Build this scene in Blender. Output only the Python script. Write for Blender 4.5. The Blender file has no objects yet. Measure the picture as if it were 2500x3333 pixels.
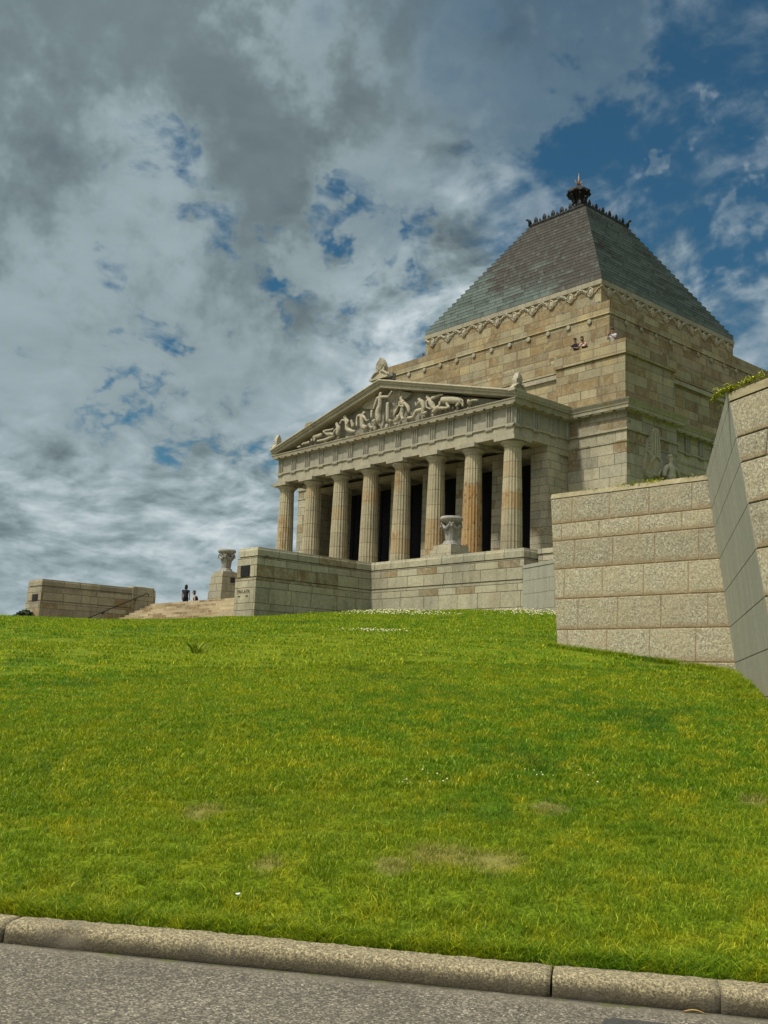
import bpy, bmesh, math, random
import numpy as np
from mathutils import Vector, Matrix
random.seed(7)
R_ = math.radians
scene = bpy.context.scene
COL = scene.collection

# ------------------------------------------------------------------ scale and frame
# The monument was measured in its own units (1 unit = 0.8 m) round its centre.
S = 0.8
CX, CY = -57.472*S, 74.236*S
EYE = 1.55
def U(x, y, z):
    return (CX+x*S, CY+y*S, EYE+z*S)

# ------------------------------------------------------------------ node helpers
class NT:
    def __init__(s, nt): s.nt = nt
    def n(s, t, **kw):
        nd = s.nt.nodes.new(t)
        for k, v in kw.items(): setattr(nd, k, v)
        return nd
    def set(s, sock, v):
        if isinstance(v, bpy.types.NodeSocket): s.nt.links.new(v, sock)
        elif v is not None:
            if sock.type == 'RGBA' and not isinstance(v, (int, float)) and len(v) == 3: v = (*v, 1)
            sock.default_value = v
    def m(s, op, a, b=None, c=None, clamp=False):
        nd = s.n('ShaderNodeMath', operation=op, use_clamp=clamp)
        s.set(nd.inputs[0], a)
        if b is not None: s.set(nd.inputs[1], b)
        if c is not None: s.set(nd.inputs[2], c)
        return nd.outputs[0]
    def v(s, op, a, b=None, out=0):
        nd = s.n('ShaderNodeVectorMath', operation=op)
        s.set(nd.inputs[0], a)
        if b is not None:
            if op == 'SCALE': s.set(nd.inputs[3], b)
            else: s.set(nd.inputs[1], b)
        return nd.outputs[out]
    def mr(s, x, a, b, c=0., d=1., smooth=True):
        nd = s.n('ShaderNodeMapRange'); nd.interpolation_type = 'SMOOTHSTEP' if smooth else 'LINEAR'
        for i, q in enumerate((x, a, b, c, d)): s.set(nd.inputs[i], q)
        return nd.outputs[0]
    def mix(s, f, a, b, mode='MIX'):
        nd = s.n('ShaderNodeMix', data_type='RGBA', blend_type=mode)
        s.set(nd.inputs[0], f); s.set(nd.inputs[6], a); s.set(nd.inputs[7], b)
        return nd.outputs[2]
    def noise(s, vec, scale, detail=4, rough=.55, dist=0., out=0, dim='3D', w=None):
        nd = s.n('ShaderNodeTexNoise', noise_dimensions=dim)
        if vec is not None: s.set(nd.inputs['Vector'], vec)
        if w is not None: s.set(nd.inputs['W'], w)
        nd.inputs['Scale'].default_value = scale; nd.inputs['Detail'].default_value = detail
        nd.inputs['Roughness'].default_value = rough; nd.inputs['Distortion'].default_value = dist
        return nd.outputs[out]
    def vor(s, vec, scale, feature='F1', out=0, rnd=1.):
        nd = s.n('ShaderNodeTexVoronoi', feature=feature)
        s.set(nd.inputs['Vector'], vec); nd.inputs['Scale'].default_value = scale
        nd.inputs['Randomness'].default_value = rnd
        return nd.outputs[out]
    def comb(s, x, y, z=0.):
        nd = s.n('ShaderNodeCombineXYZ')
        for i, q in enumerate((x, y, z)): s.set(nd.inputs[i], q)
        return nd.outputs[0]
    def sep(s, v):
        nd = s.n('ShaderNodeSeparateXYZ'); s.set(nd.inputs[0], v); return nd.outputs
    def white(s, vec):
        nd = s.n('ShaderNodeTexWhiteNoise', noise_dimensions='3D'); s.set(nd.inputs[0], vec); return nd.outputs[0]
    def ramp(s, f, stops, interp='LINEAR'):
        nd = s.n('ShaderNodeValToRGB'); cr = nd.color_ramp; cr.interpolation = interp
        while len(cr.elements) < len(stops): cr.elements.new(.5)
        for e, (p, c) in zip(cr.elements, stops): e.position = p; e.color = (*c, 1)
        s.set(nd.inputs[0], f); return nd.outputs[0]
    def bump(s, h, strength=.5, dist=.01, nrm=None):
        nd = s.n('ShaderNodeBump'); nd.inputs['Strength'].default_value = strength
        nd.inputs['Distance'].default_value = dist; s.set(nd.inputs['Height'], h)
        if nrm is not None: s.set(nd.inputs['Normal'], nrm)
        return nd.outputs[0]

def new_mat(name):
    m = bpy.data.materials.new(name); m.use_nodes = True
    m.node_tree.nodes.clear(); t = NT(m.node_tree)
    out = t.n('ShaderNodeOutputMaterial'); b = t.n('ShaderNodeBsdfPrincipled')
    m.node_tree.links.new(b.outputs[0], out.inputs[0])
    return m, t, b, out

def flat_mat(name, col, rough=.8, metal=0., var=.25, scale=6., spec=.3):
    m, t, b, o = new_mat(name)
    tc = t.n('ShaderNodeTexCoord')
    n = t.noise(tc.outputs['Object'], scale, 5)
    f = t.mr(n, .25, .75, 1-var, 1+var)
    c = t.mix(1., col, t.comb(f, f, f), 'MULTIPLY')
    t.set(b.inputs['Base Color'], c); b.inputs['Roughness'].default_value = rough
    b.inputs['Metallic'].default_value = metal; b.inputs['Specular IOR Level'].default_value = spec
    return m

def mat_ashlar(name, A, B, W, pal, brown=.15, joint=(.12, .10, .07), jw=.03, seed=0., voff=0., jit=.5, brownc=((.215, .15, .07), (.165, .12, .065)), rough=.85, grey=.0, streak=.35, cluster=.16):
    m, t, b, o = new_mat(name)
    uv = t.n('ShaderNodeUVMap').outputs[0]; pos = t.n('ShaderNodeNewGeometry').outputs['Position']
    us = t.sep(uv); u = us[0]; v = t.m('ADD', us[1], voff)
    per = A+B
    q = t.m('DIVIDE', v, per); fl = t.m('FLOOR', q); fr = t.m('MULTIPLY', t.m('SUBTRACT', q, fl), per)
    isB = t.m('GREATER_THAN', fr, A)
    row = t.m('ADD', t.m('MULTIPLY', fl, 2.), isB)
    rv = t.m('SUBTRACT', fr, t.m('MULTIPLY', isB, A)); H = t.m('ADD', A, t.m('MULTIPLY', isB, B-A))
    dv = t.m('MINIMUM', rv, t.m('SUBTRACT', H, rv))
    ru = t.white(t.comb(row, seed, 3.3))
    uu = t.m('ADD', t.m('DIVIDE', u, W), t.m('MULTIPLY', ru, 17.3))
    nj = t.noise(t.comb(t.m('MULTIPLY', uu, .9), t.m('MULTIPLY', row, 5.7), seed), 1., 0)
    uu = t.m('ADD', uu, t.m('MULTIPLY', t.m('SUBTRACT', nj, .5), jit*2))
    cell = t.m('FLOOR', uu); fu = t.m('SUBTRACT', uu, cell)
    du = t.m('MULTIPLY', t.m('MINIMUM', fu, t.m('SUBTRACT', 1., fu)), W)
    wob = t.m('MULTIPLY', t.m('SUBTRACT', t.noise(pos, 3., 3), .5), jw*.8)
    d = t.m('ADD', t.m('MINIMUM', dv, du), wob)
    jm = t.mr(d, jw*.25, jw*.75, 1., 0.)
    cr = t.white(t.comb(cell, row, seed+1)); cr2 = t.white(t.comb(cell, row, seed+2))
    n = len(pal)
    base = t.ramp(cr, [(i/(n-1), c) for i, c in enumerate(pal)])
    big = t.noise(pos, cluster, 3, .6)
    bm = t.m('GREATER_THAN', t.m('ADD', t.m('MULTIPLY', cr2, .75), t.m('MULTIPLY', big, .5)), 1.0-brown)
    inner = t.noise(t.comb(t.m('MULTIPLY', u, 1.6), t.m('MULTIPLY', v, 1.1), t.m('MULTIPLY', cr, 9.)), 1.3, 6, .62, 1.2)
    bfac = t.m('MULTIPLY', bm, t.mr(inner, .3, .66, .2, 1.))
    bc = t.mix(cr, brownc[0], brownc[1])
    c = t.mix(bfac, base, bc)
    st = t.noise(t.comb(t.m('MULTIPLY', u, 2.2), t.m('MULTIPLY', v, .28), seed), 1.6, 6, .65)
    c = t.mix(t.m('MULTIPLY', t.mr(st, .48, .75, 0., 1.), streak), c, (.10, .095, .08))
    rust = t.noise(t.comb(t.m('MULTIPLY', u, 1.3), t.m('MULTIPLY', v, .35), seed+5), .9, 6, .7)
    c = t.mix(t.mr(rust, .56, .74, 0., .62), c, brownc[0])
    soot = t.noise(t.comb(t.m('MULTIPLY', u, .9), t.m('MULTIPLY', v, .22), seed+9), 1.1, 5, .65)
    c = t.mix(t.mr(soot, .56, .74, 0., .38), c, (.12, .105, .075))
    fine = t.noise(pos, 9., 7, .7)
    f = t.mr(fine, .25, .75, .78, 1.2)
    c = t.mix(1., c, t.comb(f, f, f), 'MULTIPLY')
    mid = t.mr(t.noise(pos, .7, 4, .6), .3, .7, .86, 1.12)
    c = t.mix(1., c, t.comb(mid, mid, mid), 'MULTIPLY')
    c = t.mix(t.m('MULTIPLY', jm, .85), c, joint)
    t.set(b.inputs['Base Color'], c); b.inputs['Roughness'].default_value = rough
    b.inputs['Specular IOR Level'].default_value = .2
    h = t.m('ADD', t.m('MULTIPLY', jm, -1.), t.m('ADD', t.m('MULTIPLY', fine, .35), t.m('MULTIPLY', cr, .25)))
    t.set(b.inputs['Normal'], t.bump(h, .6, .02))
    return m

def mat_stone(name, col, col2, brown=.3, scale=1., jointz=None, seed=0., streak=.4, stain=(.235, .145, .055), carve=False):
    """plain dressed stone: mottled, streaked, optional horizontal joints every jointz metres (object space)"""
    m, t, b, o = new_mat(name)
    tc = t.n('ShaderNodeTexCoord').outputs['Object']; pos = t.n('ShaderNodeNewGeometry').outputs['Position']
    p = t.sep(pos)
    n1 = t.noise(pos, .8*scale, 6, .65)
    c = t.mix(t.mr(n1, .3, .7), col, col2)
    st = t.noise(t.comb(t.m('MULTIPLY', p[0], 5.), t.m('MULTIPLY', p[1], 5.), t.m('MULTIPLY', p[2], .5)), .8, 5, .6)
    c = t.mix(t.m('MULTIPLY', t.mr(st, .46, .74), streak), c, (.11, .10, .085))
    n2 = t.noise(t.comb(t.m('MULTIPLY', p[0], 1.), t.m('MULTIPLY', p[1], 1.), t.m('MULTIPLY', p[2], .6)), .55, 5, .7)
    c = t.mix(t.m('MULTIPLY', t.mr(n2, .56, .72), brown), c, stain)
    fine = t.noise(pos, 11., 6, .7)
    f = t.mr(fine, .25, .75, .8, 1.18)
    c = t.mix(1., c, t.comb(f, f, f), 'MULTIPLY')
    h = t.m('MULTIPLY', fine, .4)
    if carve: h = t.m('ADD', h, t.m('MULTIPLY', t.noise(pos, 5.5, 3, .5, 1.5), 5.))
    if jointz:
        oz = t.sep(tc)[2]
        q = t.m('DIVIDE', oz, jointz); fr = t.m('SUBTRACT', q, t.m('FLOOR', q))
        dj = t.m('MULTIPLY', t.m('MINIMUM', fr, t.m('SUBTRACT', 1., fr)), jointz)
        jm = t.mr(dj, .008, .022, 1., 0.)
        dr = t.white(t.comb(t.m('FLOOR', q), t.n('ShaderNodeObjectInfo').outputs['Random'], seed))
        c = t.mix(t.m('MULTIPLY', t.m('GREATER_THAN', dr, .90), t.mr(n1, .35, .6, .1, .45)), c, stain)
        ff = t.mr(dr, 0., 1., .88, 1.08); c = t.mix(1., c, t.comb(ff, ff, ff), 'MULTIPLY')
        c = t.mix(t.m('MULTIPLY', jm, .7), c, (.10, .08, .055))
        h = t.m('SUBTRACT', h, jm)
    t.set(b.inputs['Base Color'], c); b.inputs['Roughness'].default_value = .85
    b.inputs['Specular IOR Level'].default_value = .2
    t.set(b.inputs['Normal'], t.bump(h, .5, .015))
    return m

M = {}
PAL = [(.25, .21, .125), (.30, .255, .15), (.265, .235, .15), (.32, .28, .17), (.28, .22, .115), (.25, .225, .15), (.31, .255, .135)]
PALG = [(.29, .265, .19), (.335, .305, .215), (.265, .25, .19), (.36, .33, .235), (.31, .285, .205)]
M['tower'] = mat_ashlar('tower_ashlar', .50, .62, 1.25, PAL, brown=.37, seed=1., jit=.55)
M['base'] = mat_ashlar('base_ashlar', .60, .66, 1.25, PALG, brown=.12, seed=2., jit=.4, jw=.03)
M['terrace'] = mat_ashlar('terrace_ashlar', .29, .62, 1.12, PALG, brown=.10, seed=3., voff=.0, jit=.35)
M['wing'] = mat_ashlar('wing_ashlar', .29, .62, 1.12, [(.25, .225, .16), (.30, .275, .19), (.22, .195, .14), (.27, .24, .165)], brown=.2, seed=4., jit=.35)
M['stair'] = mat_ashlar('stair_stone', .16, .16, 1.3, [(.34, .285, .18), (.40, .34, .22), (.30, .24, .14), (.42, .36, .24)], brown=.22, seed=5., jit=.6, jw=.02, streak=.15)
M['pier'] = mat_ashlar('pier_ashlar', .46, .46, 1.3, PALG, brown=.05, seed=6., jit=.3, streak=.25)
M['column'] = mat_stone('column_stone', (.30, .265, .175), (.37, .325, .21), brown=.9, jointz=.855, seed=1.)
M['trim'] = mat_stone('trim_stone', (.26, .24, .18), (.33, .305, .22), brown=.75)
M['frieze'] = mat_stone('frieze_stone', (.235, .225, .18), (.29, .275, .21), brown=.35)
M['relief'] = mat_stone('relief_stone', (.30, .28, .215), (.38, .34, .24), brown=.8, scale=1.5, streak=.3, stain=(.34, .21, .07), carve=True)
M['dark'] = flat_mat('tympanum_stone', (.13, .125, .105), .9)
M['urn'] = mat_stone('urn_granite', (.21, .205, .18), (.28, .27, .24), brown=.1, scale=3., streak=.5)
M['bronze'] = flat_mat('dark_bronze', (.022, .021, .020), .55, .6, .4)
M['plaque'] = flat_mat('bronze_plaque', (.035, .032, .030), .6, .3, .3, 20.)
M['porch_dark'] = flat_mat('porch_shade_dark', (.010, .012, .016), .6, .2)
M['rail'] = flat_mat('handrail_metal', (.02, .017, .014), .45, .7)
M['copper_dark'] = flat_mat('aged_copper', (.04, .043, .042), .7, .2, .5, 3.)
M['gold'] = flat_mat('worn_gilding', (.25, .16, .08), .5, .5)
M['paving'] = mat_ashlar('terrace_paving_stone', .6, .6, .9, PALG, brown=.05, seed=7.)
M['lamp'] = flat_mat('grey_lamp_housing', (.16, .15, .13), .6)

def mat_copper():
    m, t, b, o = new_mat('copper_roof_plates')
    uv = t.n('ShaderNodeUVMap').outputs[0]; pos = t.n('ShaderNodeNewGeometry').outputs['Position']
    us = t.sep(uv); u, v = us[0], us[1]
    H = (43.55-32.87)*S/24
    q = t.m('DIVIDE', t.m('SUBTRACT', v, EYE+32.87*S), H); row = t.m('FLOOR', q); fr = t.m('SUBTRACT', q, row)
    W = 1.55
    uu = t.m('ADD', t.m('DIVIDE', u, W), t.m('MULTIPLY', t.white(t.comb(row, 1., 1.)), 5.))
    uu = t.m('ADD', uu, t.m('MULTIPLY', t.noise(t.comb(uu, t.m('MULTIPLY', row, 3.1), 0.), .8, 0), .8))
    cell = t.m('FLOOR', uu); fu = t.m('SUBTRACT', uu, cell)
    du = t.m('MULTIPLY', t.m('MINIMUM', fu, t.m('SUBTRACT', 1., fu)), W)
    jm = t.mr(du, .008, .028, 1., 0.)
    jv = t.mr(fr, .0, .10, 1., 0.)
    cr = t.white(t.comb(cell, row, 4.))
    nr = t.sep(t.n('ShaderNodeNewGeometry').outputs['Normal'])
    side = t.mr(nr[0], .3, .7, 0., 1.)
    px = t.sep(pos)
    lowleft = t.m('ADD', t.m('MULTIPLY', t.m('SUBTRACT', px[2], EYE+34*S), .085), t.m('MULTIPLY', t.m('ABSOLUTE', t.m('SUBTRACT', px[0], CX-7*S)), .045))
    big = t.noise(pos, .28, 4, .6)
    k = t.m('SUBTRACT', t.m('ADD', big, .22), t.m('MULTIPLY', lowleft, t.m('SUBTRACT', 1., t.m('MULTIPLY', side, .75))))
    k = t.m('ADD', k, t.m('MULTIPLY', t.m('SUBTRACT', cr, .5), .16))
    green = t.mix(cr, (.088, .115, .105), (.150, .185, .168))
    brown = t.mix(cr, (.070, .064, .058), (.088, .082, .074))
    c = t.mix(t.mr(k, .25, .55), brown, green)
    st = t.noise(t.comb(t.m('MULTIPLY', u, 1.6), t.m('MULTIPLY', v, .3), t.m('MULTIPLY', row, .8)), 1.5, 4, .6)
    c = t.mix(t.m('MULTIPLY', t.mr(st, .52, .68), .4), c, (.17, .215, .185))
    st2 = t.noise(t.comb(t.m('MULTIPLY', u, 1.3), t.m('MULTIPLY', v, .3), t.m('ADD', 7., t.m('MULTIPLY', row, .8))), 1.5, 4, .6)
    c = t.mix(t.m('MULTIPLY', t.mr(st2, .5, .7), .5), c, (.045, .04, .035))
    c = t.mix(t.m('MAXIMUM', t.m('MULTIPLY', jm, .6), t.m('MULTIPLY', jv, .5)), c, (.02, .022, .02))
    t.set(b.inputs['Base Color'], c); b.inputs['Roughness'].default_value = .75
    b.inputs['Specular IOR Level'].default_value = .2
    t.set(b.inputs['Normal'], t.bump(t.m('ADD', t.m('MULTIPLY', jm, -1.), t.m('MULTIPLY', cr, .4)), .5, .012))
    return m
M['copper'] = mat_copper()

def mat_granite(name, rough_face=True):
    m, t, b, o = new_mat(name)
    uv = t.n('ShaderNodeUVMap', uv_map='block').outputs[0]; us = t.sep(uv)
    pos = t.n('ShaderNodeNewGeometry').outputs['Position']
    if rough_face:
        v1 = t.vor(t.v('ADD', pos, t.v('SCALE', t.noise(pos, 25., 3, out=1), .03)), 55., out=1)
        g = t.sep(v1)[0]
        c = t.ramp(g, [(0., (.10, .10, .09)), (.3, (.20, .19, .15)), (.62, (.30, .28, .215)), (.9, (.40, .38, .31)), (1., (.58, .57, .52))])
        n1 = t.noise(pos, 28., 5, .7)
        c = t.mix(.5, c, t.ramp(n1, [(.34, (.11, .10, .075)), (.5, (.27, .24, .17)), (.62, (.50, .46, .36))]))
        n3 = t.noise(pos, 2.2, 4, .6)
        c = t.mix(t.mr(n3, .4, .7, 0., .35), c, (.31, .26, .165))
        bl = t.white(t.comb(us[0], 0., 1.)); f = t.mr(bl, 0., 1., .88, 1.1)
        c = t.mix(1., c, t.comb(f, f, f), 'MULTIPLY')
        ed = t.noise(t.v('MULTIPLY', pos, (2.2, 2.2, 5.)), 3., 5, .7)
        bm = t.mr(t.m('ADD', us[1], t.m('MULTIPLY', t.m('SUBTRACT', ed, .5), .32)), .01, .22, .85, 0.)
        c = t.mix(1., c, (1.02, 1., .90), 'MULTIPLY')
        c = t.mix(t.m('MULTIPLY', bm, .9), c, (.22, .15, .075))
        h = t.m('ADD', t.m('MULTIPLY', n1, 1.), t.m('MULTIPLY', g, .5))
        t.set(b.inputs['Normal'], t.bump(h, .8, .014))
    else:
        n1 = t.noise(pos, 60., 5, .75); n2 = t.noise(t.v('MULTIPLY', pos, (1., 1., .07)), 3.8, 5, .6)
        c = t.ramp(n1, [(.3, (.12, .12, .095)), (.5, (.245, .24, .19)), (.68, (.42, .41, .34))])
        f = t.mr(n2, .3, .7, .9, 1.1); c = t.mix(1., c, t.comb(f, f, f), 'MULTIPLY')
        n4 = t.noise(t.v('MULTIPLY', pos, (1., 1., .12)), 9., 3, .5)
        c = t.mix(t.mr(n4, .6, .72, 0., .12), c, (.36, .35, .29))
        z = t.sep(pos)[2]
        lo = t.mr(t.m('ADD', z, t.m('MULTIPLY', t.m('SUBTRACT', n2, .5), 1.6)), 1.6, 2.2, .55, 0.)
        c = t.mix(lo, c, (.30, .245, .16))
        t.set(b.inputs['Normal'], t.bump(n1, .3, .003))
    t.set(b.inputs['Base Color'], c); b.inputs['Roughness'].default_value = .8
    b.inputs['Specular IOR Level'].default_value = .3
    return m
M['granite'] = mat_granite('rock_faced_granite', True)
M['sawn'] = mat_granite('sawn_granite', False)
M['joint'] = flat_mat('brown_mortar', (.25, .18, .105), .95, 0, .3, 10.)
M['cap'] = mat_stone('granite_coping', (.22, .185, .105), (.27, .24, .145), brown=.5, scale=4.)

# ------------------------------------------------------------------ mesh helpers
class MB:
    def __init__(s, f=None): s.v = []; s.f = []; s.T = f or (lambda x, y, z: (x, y, z)); s.bl = []
    def pt(s, *p): s.v.append(s.T(*p)); return len(s.v)-1
    def face(s, pts): s.f.append([s.pt(*p) for p in pts])
    def box(s, x0, x1, y0, y1, z0, z1, skip=''):
        i = [s.pt(x, y, z) for z in (z0, z1) for x, y in ((x0, y0), (x1, y0), (x1, y1), (x0, y1))]
        F = {'b': (3, 2, 1, 0), 't': (4, 5, 6, 7), 's': (0, 1, 5, 4), 'e': (1, 2, 6, 5), 'n': (2, 3, 7, 6), 'w': (3, 0, 4, 7)}
        for k, q in F.items():
            if k not in skip: s.f.append([i[j] for j in q])
    def loft(s, rings, top=True, bottom=True, close=True):
        idx = [[s.pt(*p) for p in r] for r in rings]
        n = len(rings[0])
        for a, b in zip(idx[:-1], idx[1:]):
            for k in range(n if close else n-1): s.f.append([a[k], a[(k+1) % n], b[(k+1) % n], b[k]])
        if bottom: s.f.append(idx[0][::-1])
        if top: s.f.append(idx[-1])
    def tube(s, path, r, n=8, cap=True):
        P = [Vector(s.T(*p)) for p in path]; rings = []
        rs = r if isinstance(r, (list, tuple)) else [r]*len(P)
        prev = None
        for i, p in enumerate(P):
            d = (P[min(i+1, len(P)-1)]-P[max(i-1, 0)]).normalized()
            a = Vector((0, 0, 1)) if abs(d.z) < .95 else Vector((1, 0, 0))
            if prev is not None: a = prev
            x = (a-d*a.dot(d)).normalized(); y = d.cross(x); prev = x
            rings.append([p+x*math.cos(2*math.pi*k/n)*rs[i]+y*math.sin(2*math.pi*k/n)*rs[i] for k in range(n)])
        T = s.T; s.T = lambda x, y, z: (x, y, z)
        s.loft([[tuple(q) for q in rr] for rr in rings], cap, cap); s.T = T
    def lathe(s, prof, cx=0, cy=0, n=24, fn=None):
        rings = []
        for r, z in prof:
            rings.append([(cx+r*(fn(a, z) if fn else 1)*math.cos(a), cy+r*(fn(a, z) if fn else 1)*math.sin(a), z) for a in [2*math.pi*k/n for k in range(n)]])
        s.loft(rings)
    def ico(s, c, r, sub=1, sq=(1, 1, 1)):
        bm = bmesh.new(); bmesh.ops.create_icosphere(bm, subdivisions=sub, radius=1.)
        b = len(s.v)
        for v in bm.verts: s.pt(c[0]+v.co.x*r*sq[0], c[1]+v.co.y*r*sq[1], c[2]+v.co.z*r*sq[2])
        for f in bm.faces: s.f.append([b+v.index for v in f.verts])
        bm.free()
    def build(s, name, mat, parent=None, origin=None, smooth=False, bevel=0, label=None):
        o0 = Vector(origin) if origin is not None else (Vector(parent.matrix_world.translation) if parent else None)
        V = np.array(s.v, float)
        if o0 is None: c = (V.min(0)+V.max(0))/2; o0 = Vector((c[0], c[1], V[:, 2].min()))
        me = bpy.data.meshes.new(name)
        me.from_pydata([tuple(p) for p in (V-np.array(o0))], [], s.f)
        me.validate(); 
        bm = bmesh.new(); bm.from_mesh(me); bmesh.ops.recalc_face_normals(bm, faces=bm.faces)
        uvl = bm.loops.layers.uv.new('UVMap')
        for f in bm.faces:
            n = f.normal
            if abs(n.z) > .75:
                for l in f.loops: l[uvl].uv = (l.vert.co.x+o0.x, l.vert.co.y+o0.y)
            else:
                h = Vector((-n.y, n.x, 0)).normalized()
                h = Vector((round(h.x, 3), round(h.y, 3), 0))
                for l in f.loops:
                    p = l.vert.co+o0; l[uvl].uv = (p.dot(h), p.z)
            f.smooth = smooth
        bm.to_mesh(me); bm.free()
        for mm in (mat if isinstance(mat, (list, tuple)) else [mat]): me.materials.append(mm)
        o = bpy.data.objects.new(name, me); COL.objects.link(o)
        if parent: 
            o.parent = parent; o.location = o0-Vector(WLOC[parent.name])
        else: o.location = o0
        WLOC[o.name] = tuple(o0)
        if bevel:
            bv = o.modifiers.new('bevel', 'BEVEL'); bv.width = bevel; bv.segments = 2; bv.limit_method = 'ANGLE'
        if label: o['label'] = label
        return o
WLOC = {}
_b = MB.build
def build(self, name, mat, parent=None, origin=None, **k):
    if origin is None and parent is not None: origin = WLOC[parent.name]
    return _b(self, name, mat, parent, origin, **k)
MB.build = build

def tag(o, label=None, cat=None, group=None, kind=None):
    if label: o['label'] = label
    if cat: o['category'] = cat
    if group: o['group'] = group
    if kind: o['kind'] = kind
    return o
def empty(name, loc, label=None, cat=None, group=None):
    o = bpy.data.objects.new(name, None); COL.objects.link(o); o.location = loc; o.empty_display_size = .3
    WLOC[o.name] = tuple(loc); tag(o, label, cat, group); return o

def offs(poly, d):
    """offset a CCW polygon outwards by d (mitred)"""
    n = len(poly); out = []
    for i in range(n):
        p0 = Vector(poly[i-1]); p1 = Vector(poly[i]); p2 = Vector(poly[(i+1) % n])
        a = (p1-p0).normalized(); b = (p2-p1).normalized()
        na = Vector((a.y, -a.x)); nb = Vector((b.y, -b.x))
        k = 1+na.dot(nb); q = p1+(na+nb)*(d/k if k > 1e-6 else d)
        out.append((q.x, q.y))
    return out
def ring(poly, d, z): return [(x, y, z) for x, y in offs(poly, d)]
def sq(h): return [(-h, -h), (h, -h), (h, h), (-h, h)]
def cross(hb, hr, w):
    a = hb-w
    q = [(-hb, -hb), (-a, -hb), (-a, -hr), (a, -hr), (a, -hb), (hb, -hb), (hb, -a), (hr, -a), (hr, a), (hb, a), (hb, hb), (a, hb), (a, hr), (-a, hr), (-a, hb), (-hb, hb), (-hb, a), (-hr, a), (-hr, -a), (-hb, -a)]
    return q
def rot4(k):
    c, s = [(1, 0), (0, 1), (-1, 0), (0, -1)][k]
    return lambda x, y, z: U(c*x-s*y, s*x+c*y, z)

def skel(name, chains, mat, parent=None, origin=None, sub=1, T=None, fat=1.15):
    """continuous tapered figure grown from joint chains; chains share joints that coincide"""
    T = T or (lambda x, y, z: (x, y, z))
    verts = []; rad = []; edges = []; key = {}
    o0 = Vector(origin) if origin is not None else Vector(WLOC[parent.name])
    for ch in chains:
        last = None
        for x, y, z, r in ch:
            k = (round(x, 2), round(y, 2), round(z, 2))
            if k not in key:
                key[k] = len(verts); verts.append(Vector(T(x, y, z))-o0); rad.append(r)
            i = key[k]
            if last is not None and last != i: edges.append((last, i))
            last = i
    me = bpy.data.meshes.new(name); me.from_pydata(verts, edges, []); me.materials.append(mat)
    o = bpy.data.objects.new(name, me); COL.objects.link(o)
    if parent: o.parent = parent; o.location = o0-Vector(WLOC[parent.name])
    else: o.location = o0
    WLOC[o.name] = tuple(o0)
    sk = o.modifiers.new('skin', 'SKIN'); sk.use_smooth_shade = True; sk.branch_smoothing = .6
    adj = {i: set() for i in range(len(verts))}
    for a, b in edges: adj[a].add(b); adj[b].add(a)
    seen = set(); L = me.skin_vertices[0].data
    for i in range(len(verts)):
        L[i].radius = (rad[i]*fat, rad[i]*fat); L[i].use_root = False
    for i in range(len(verts)):
        if i in seen: continue
        L[i].use_root = True; st = [i]
        while st:
            j = st.pop()
            if j in seen: continue
            seen.add(j); st += list(adj[j])
    ss = o.modifiers.new('smooth', 'SUBSURF'); ss.levels = sub; ss.render_levels = sub
    return o
# ---- control data of the lawn relief
# control points: x, y, z (metres, world; camera eye is 1.55 above the road)
LPTS=np.array([(-34.51,30.0,3.43),(-25.74,30.0,3.13),(-34.52,23.85,2.70),(-35.98,23.91,2.74),(-35.98,21.6,2.49),(-35.98,18.74,2.22),
(-35.98,17.1,2.15),(-35.98,15.66,2.13),(-35.98,14.25,2.10),(-35.98,9,1.75),(-35.98,0,.9),(-12.45,15.48,.93),(-8.88,15.65,.5),(-5.8,11.15,-.15),
(-7.6,13.7,.27),(-6.32,2.68,-1.40),(-4.5,4.0,-1.40),(-2.8,5.2,-1.40),(-10.5,-.9,-1.42),(1.0,7.4,-1.40),(-16,-6,-1.42),(6,10.5,-1.4),
(-14,10,.35),(-20,14,1.25),(-22,20,1.95),(-9,8,-.25),(-19,26.5,2.35),(-30,38,3.5),(-10,28,2.2),(2,18,.7),(-24,6,.55),(-5,20,.9)],float)
LPTS[:,2]+=1.55
def _k(r2): return np.where(r2>1e-9,r2*np.log(np.maximum(r2,1e-9)),0)
def tps(P,lam=2.0):
    n=len(P);X=P[:,:2]/10
    K=_k(((X[:,None]-X[None])**2).sum(-1))+lam*1e-3*np.eye(n)
    Q=np.c_[np.ones(n),X];A=np.block([[K,Q],[Q.T,np.zeros((3,3))]])
    s=np.linalg.solve(A,np.r_[P[:,2],0,0,0])
    def f(x,y):
        x=np.asarray(x,float)/10;y=np.asarray(y,float)/10
        r=s[n]+s[n+1]*x+s[n+2]*y
        for i in range(n): r=r+s[i]*_k((x-X[i,0])**2+(y-X[i,1])**2)
        return r
    return f
LAWN_F=tps(LPTS)
def lawn_z(x,y):
    x=np.asarray(x,float);y=np.asarray(y,float)
    z=LAWN_F(x,y)
    z=np.where(x<-36.2,np.maximum(np.minimum(z,z[()]-(-36.2-x)*1.1),1.9),z)
    return z
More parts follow.
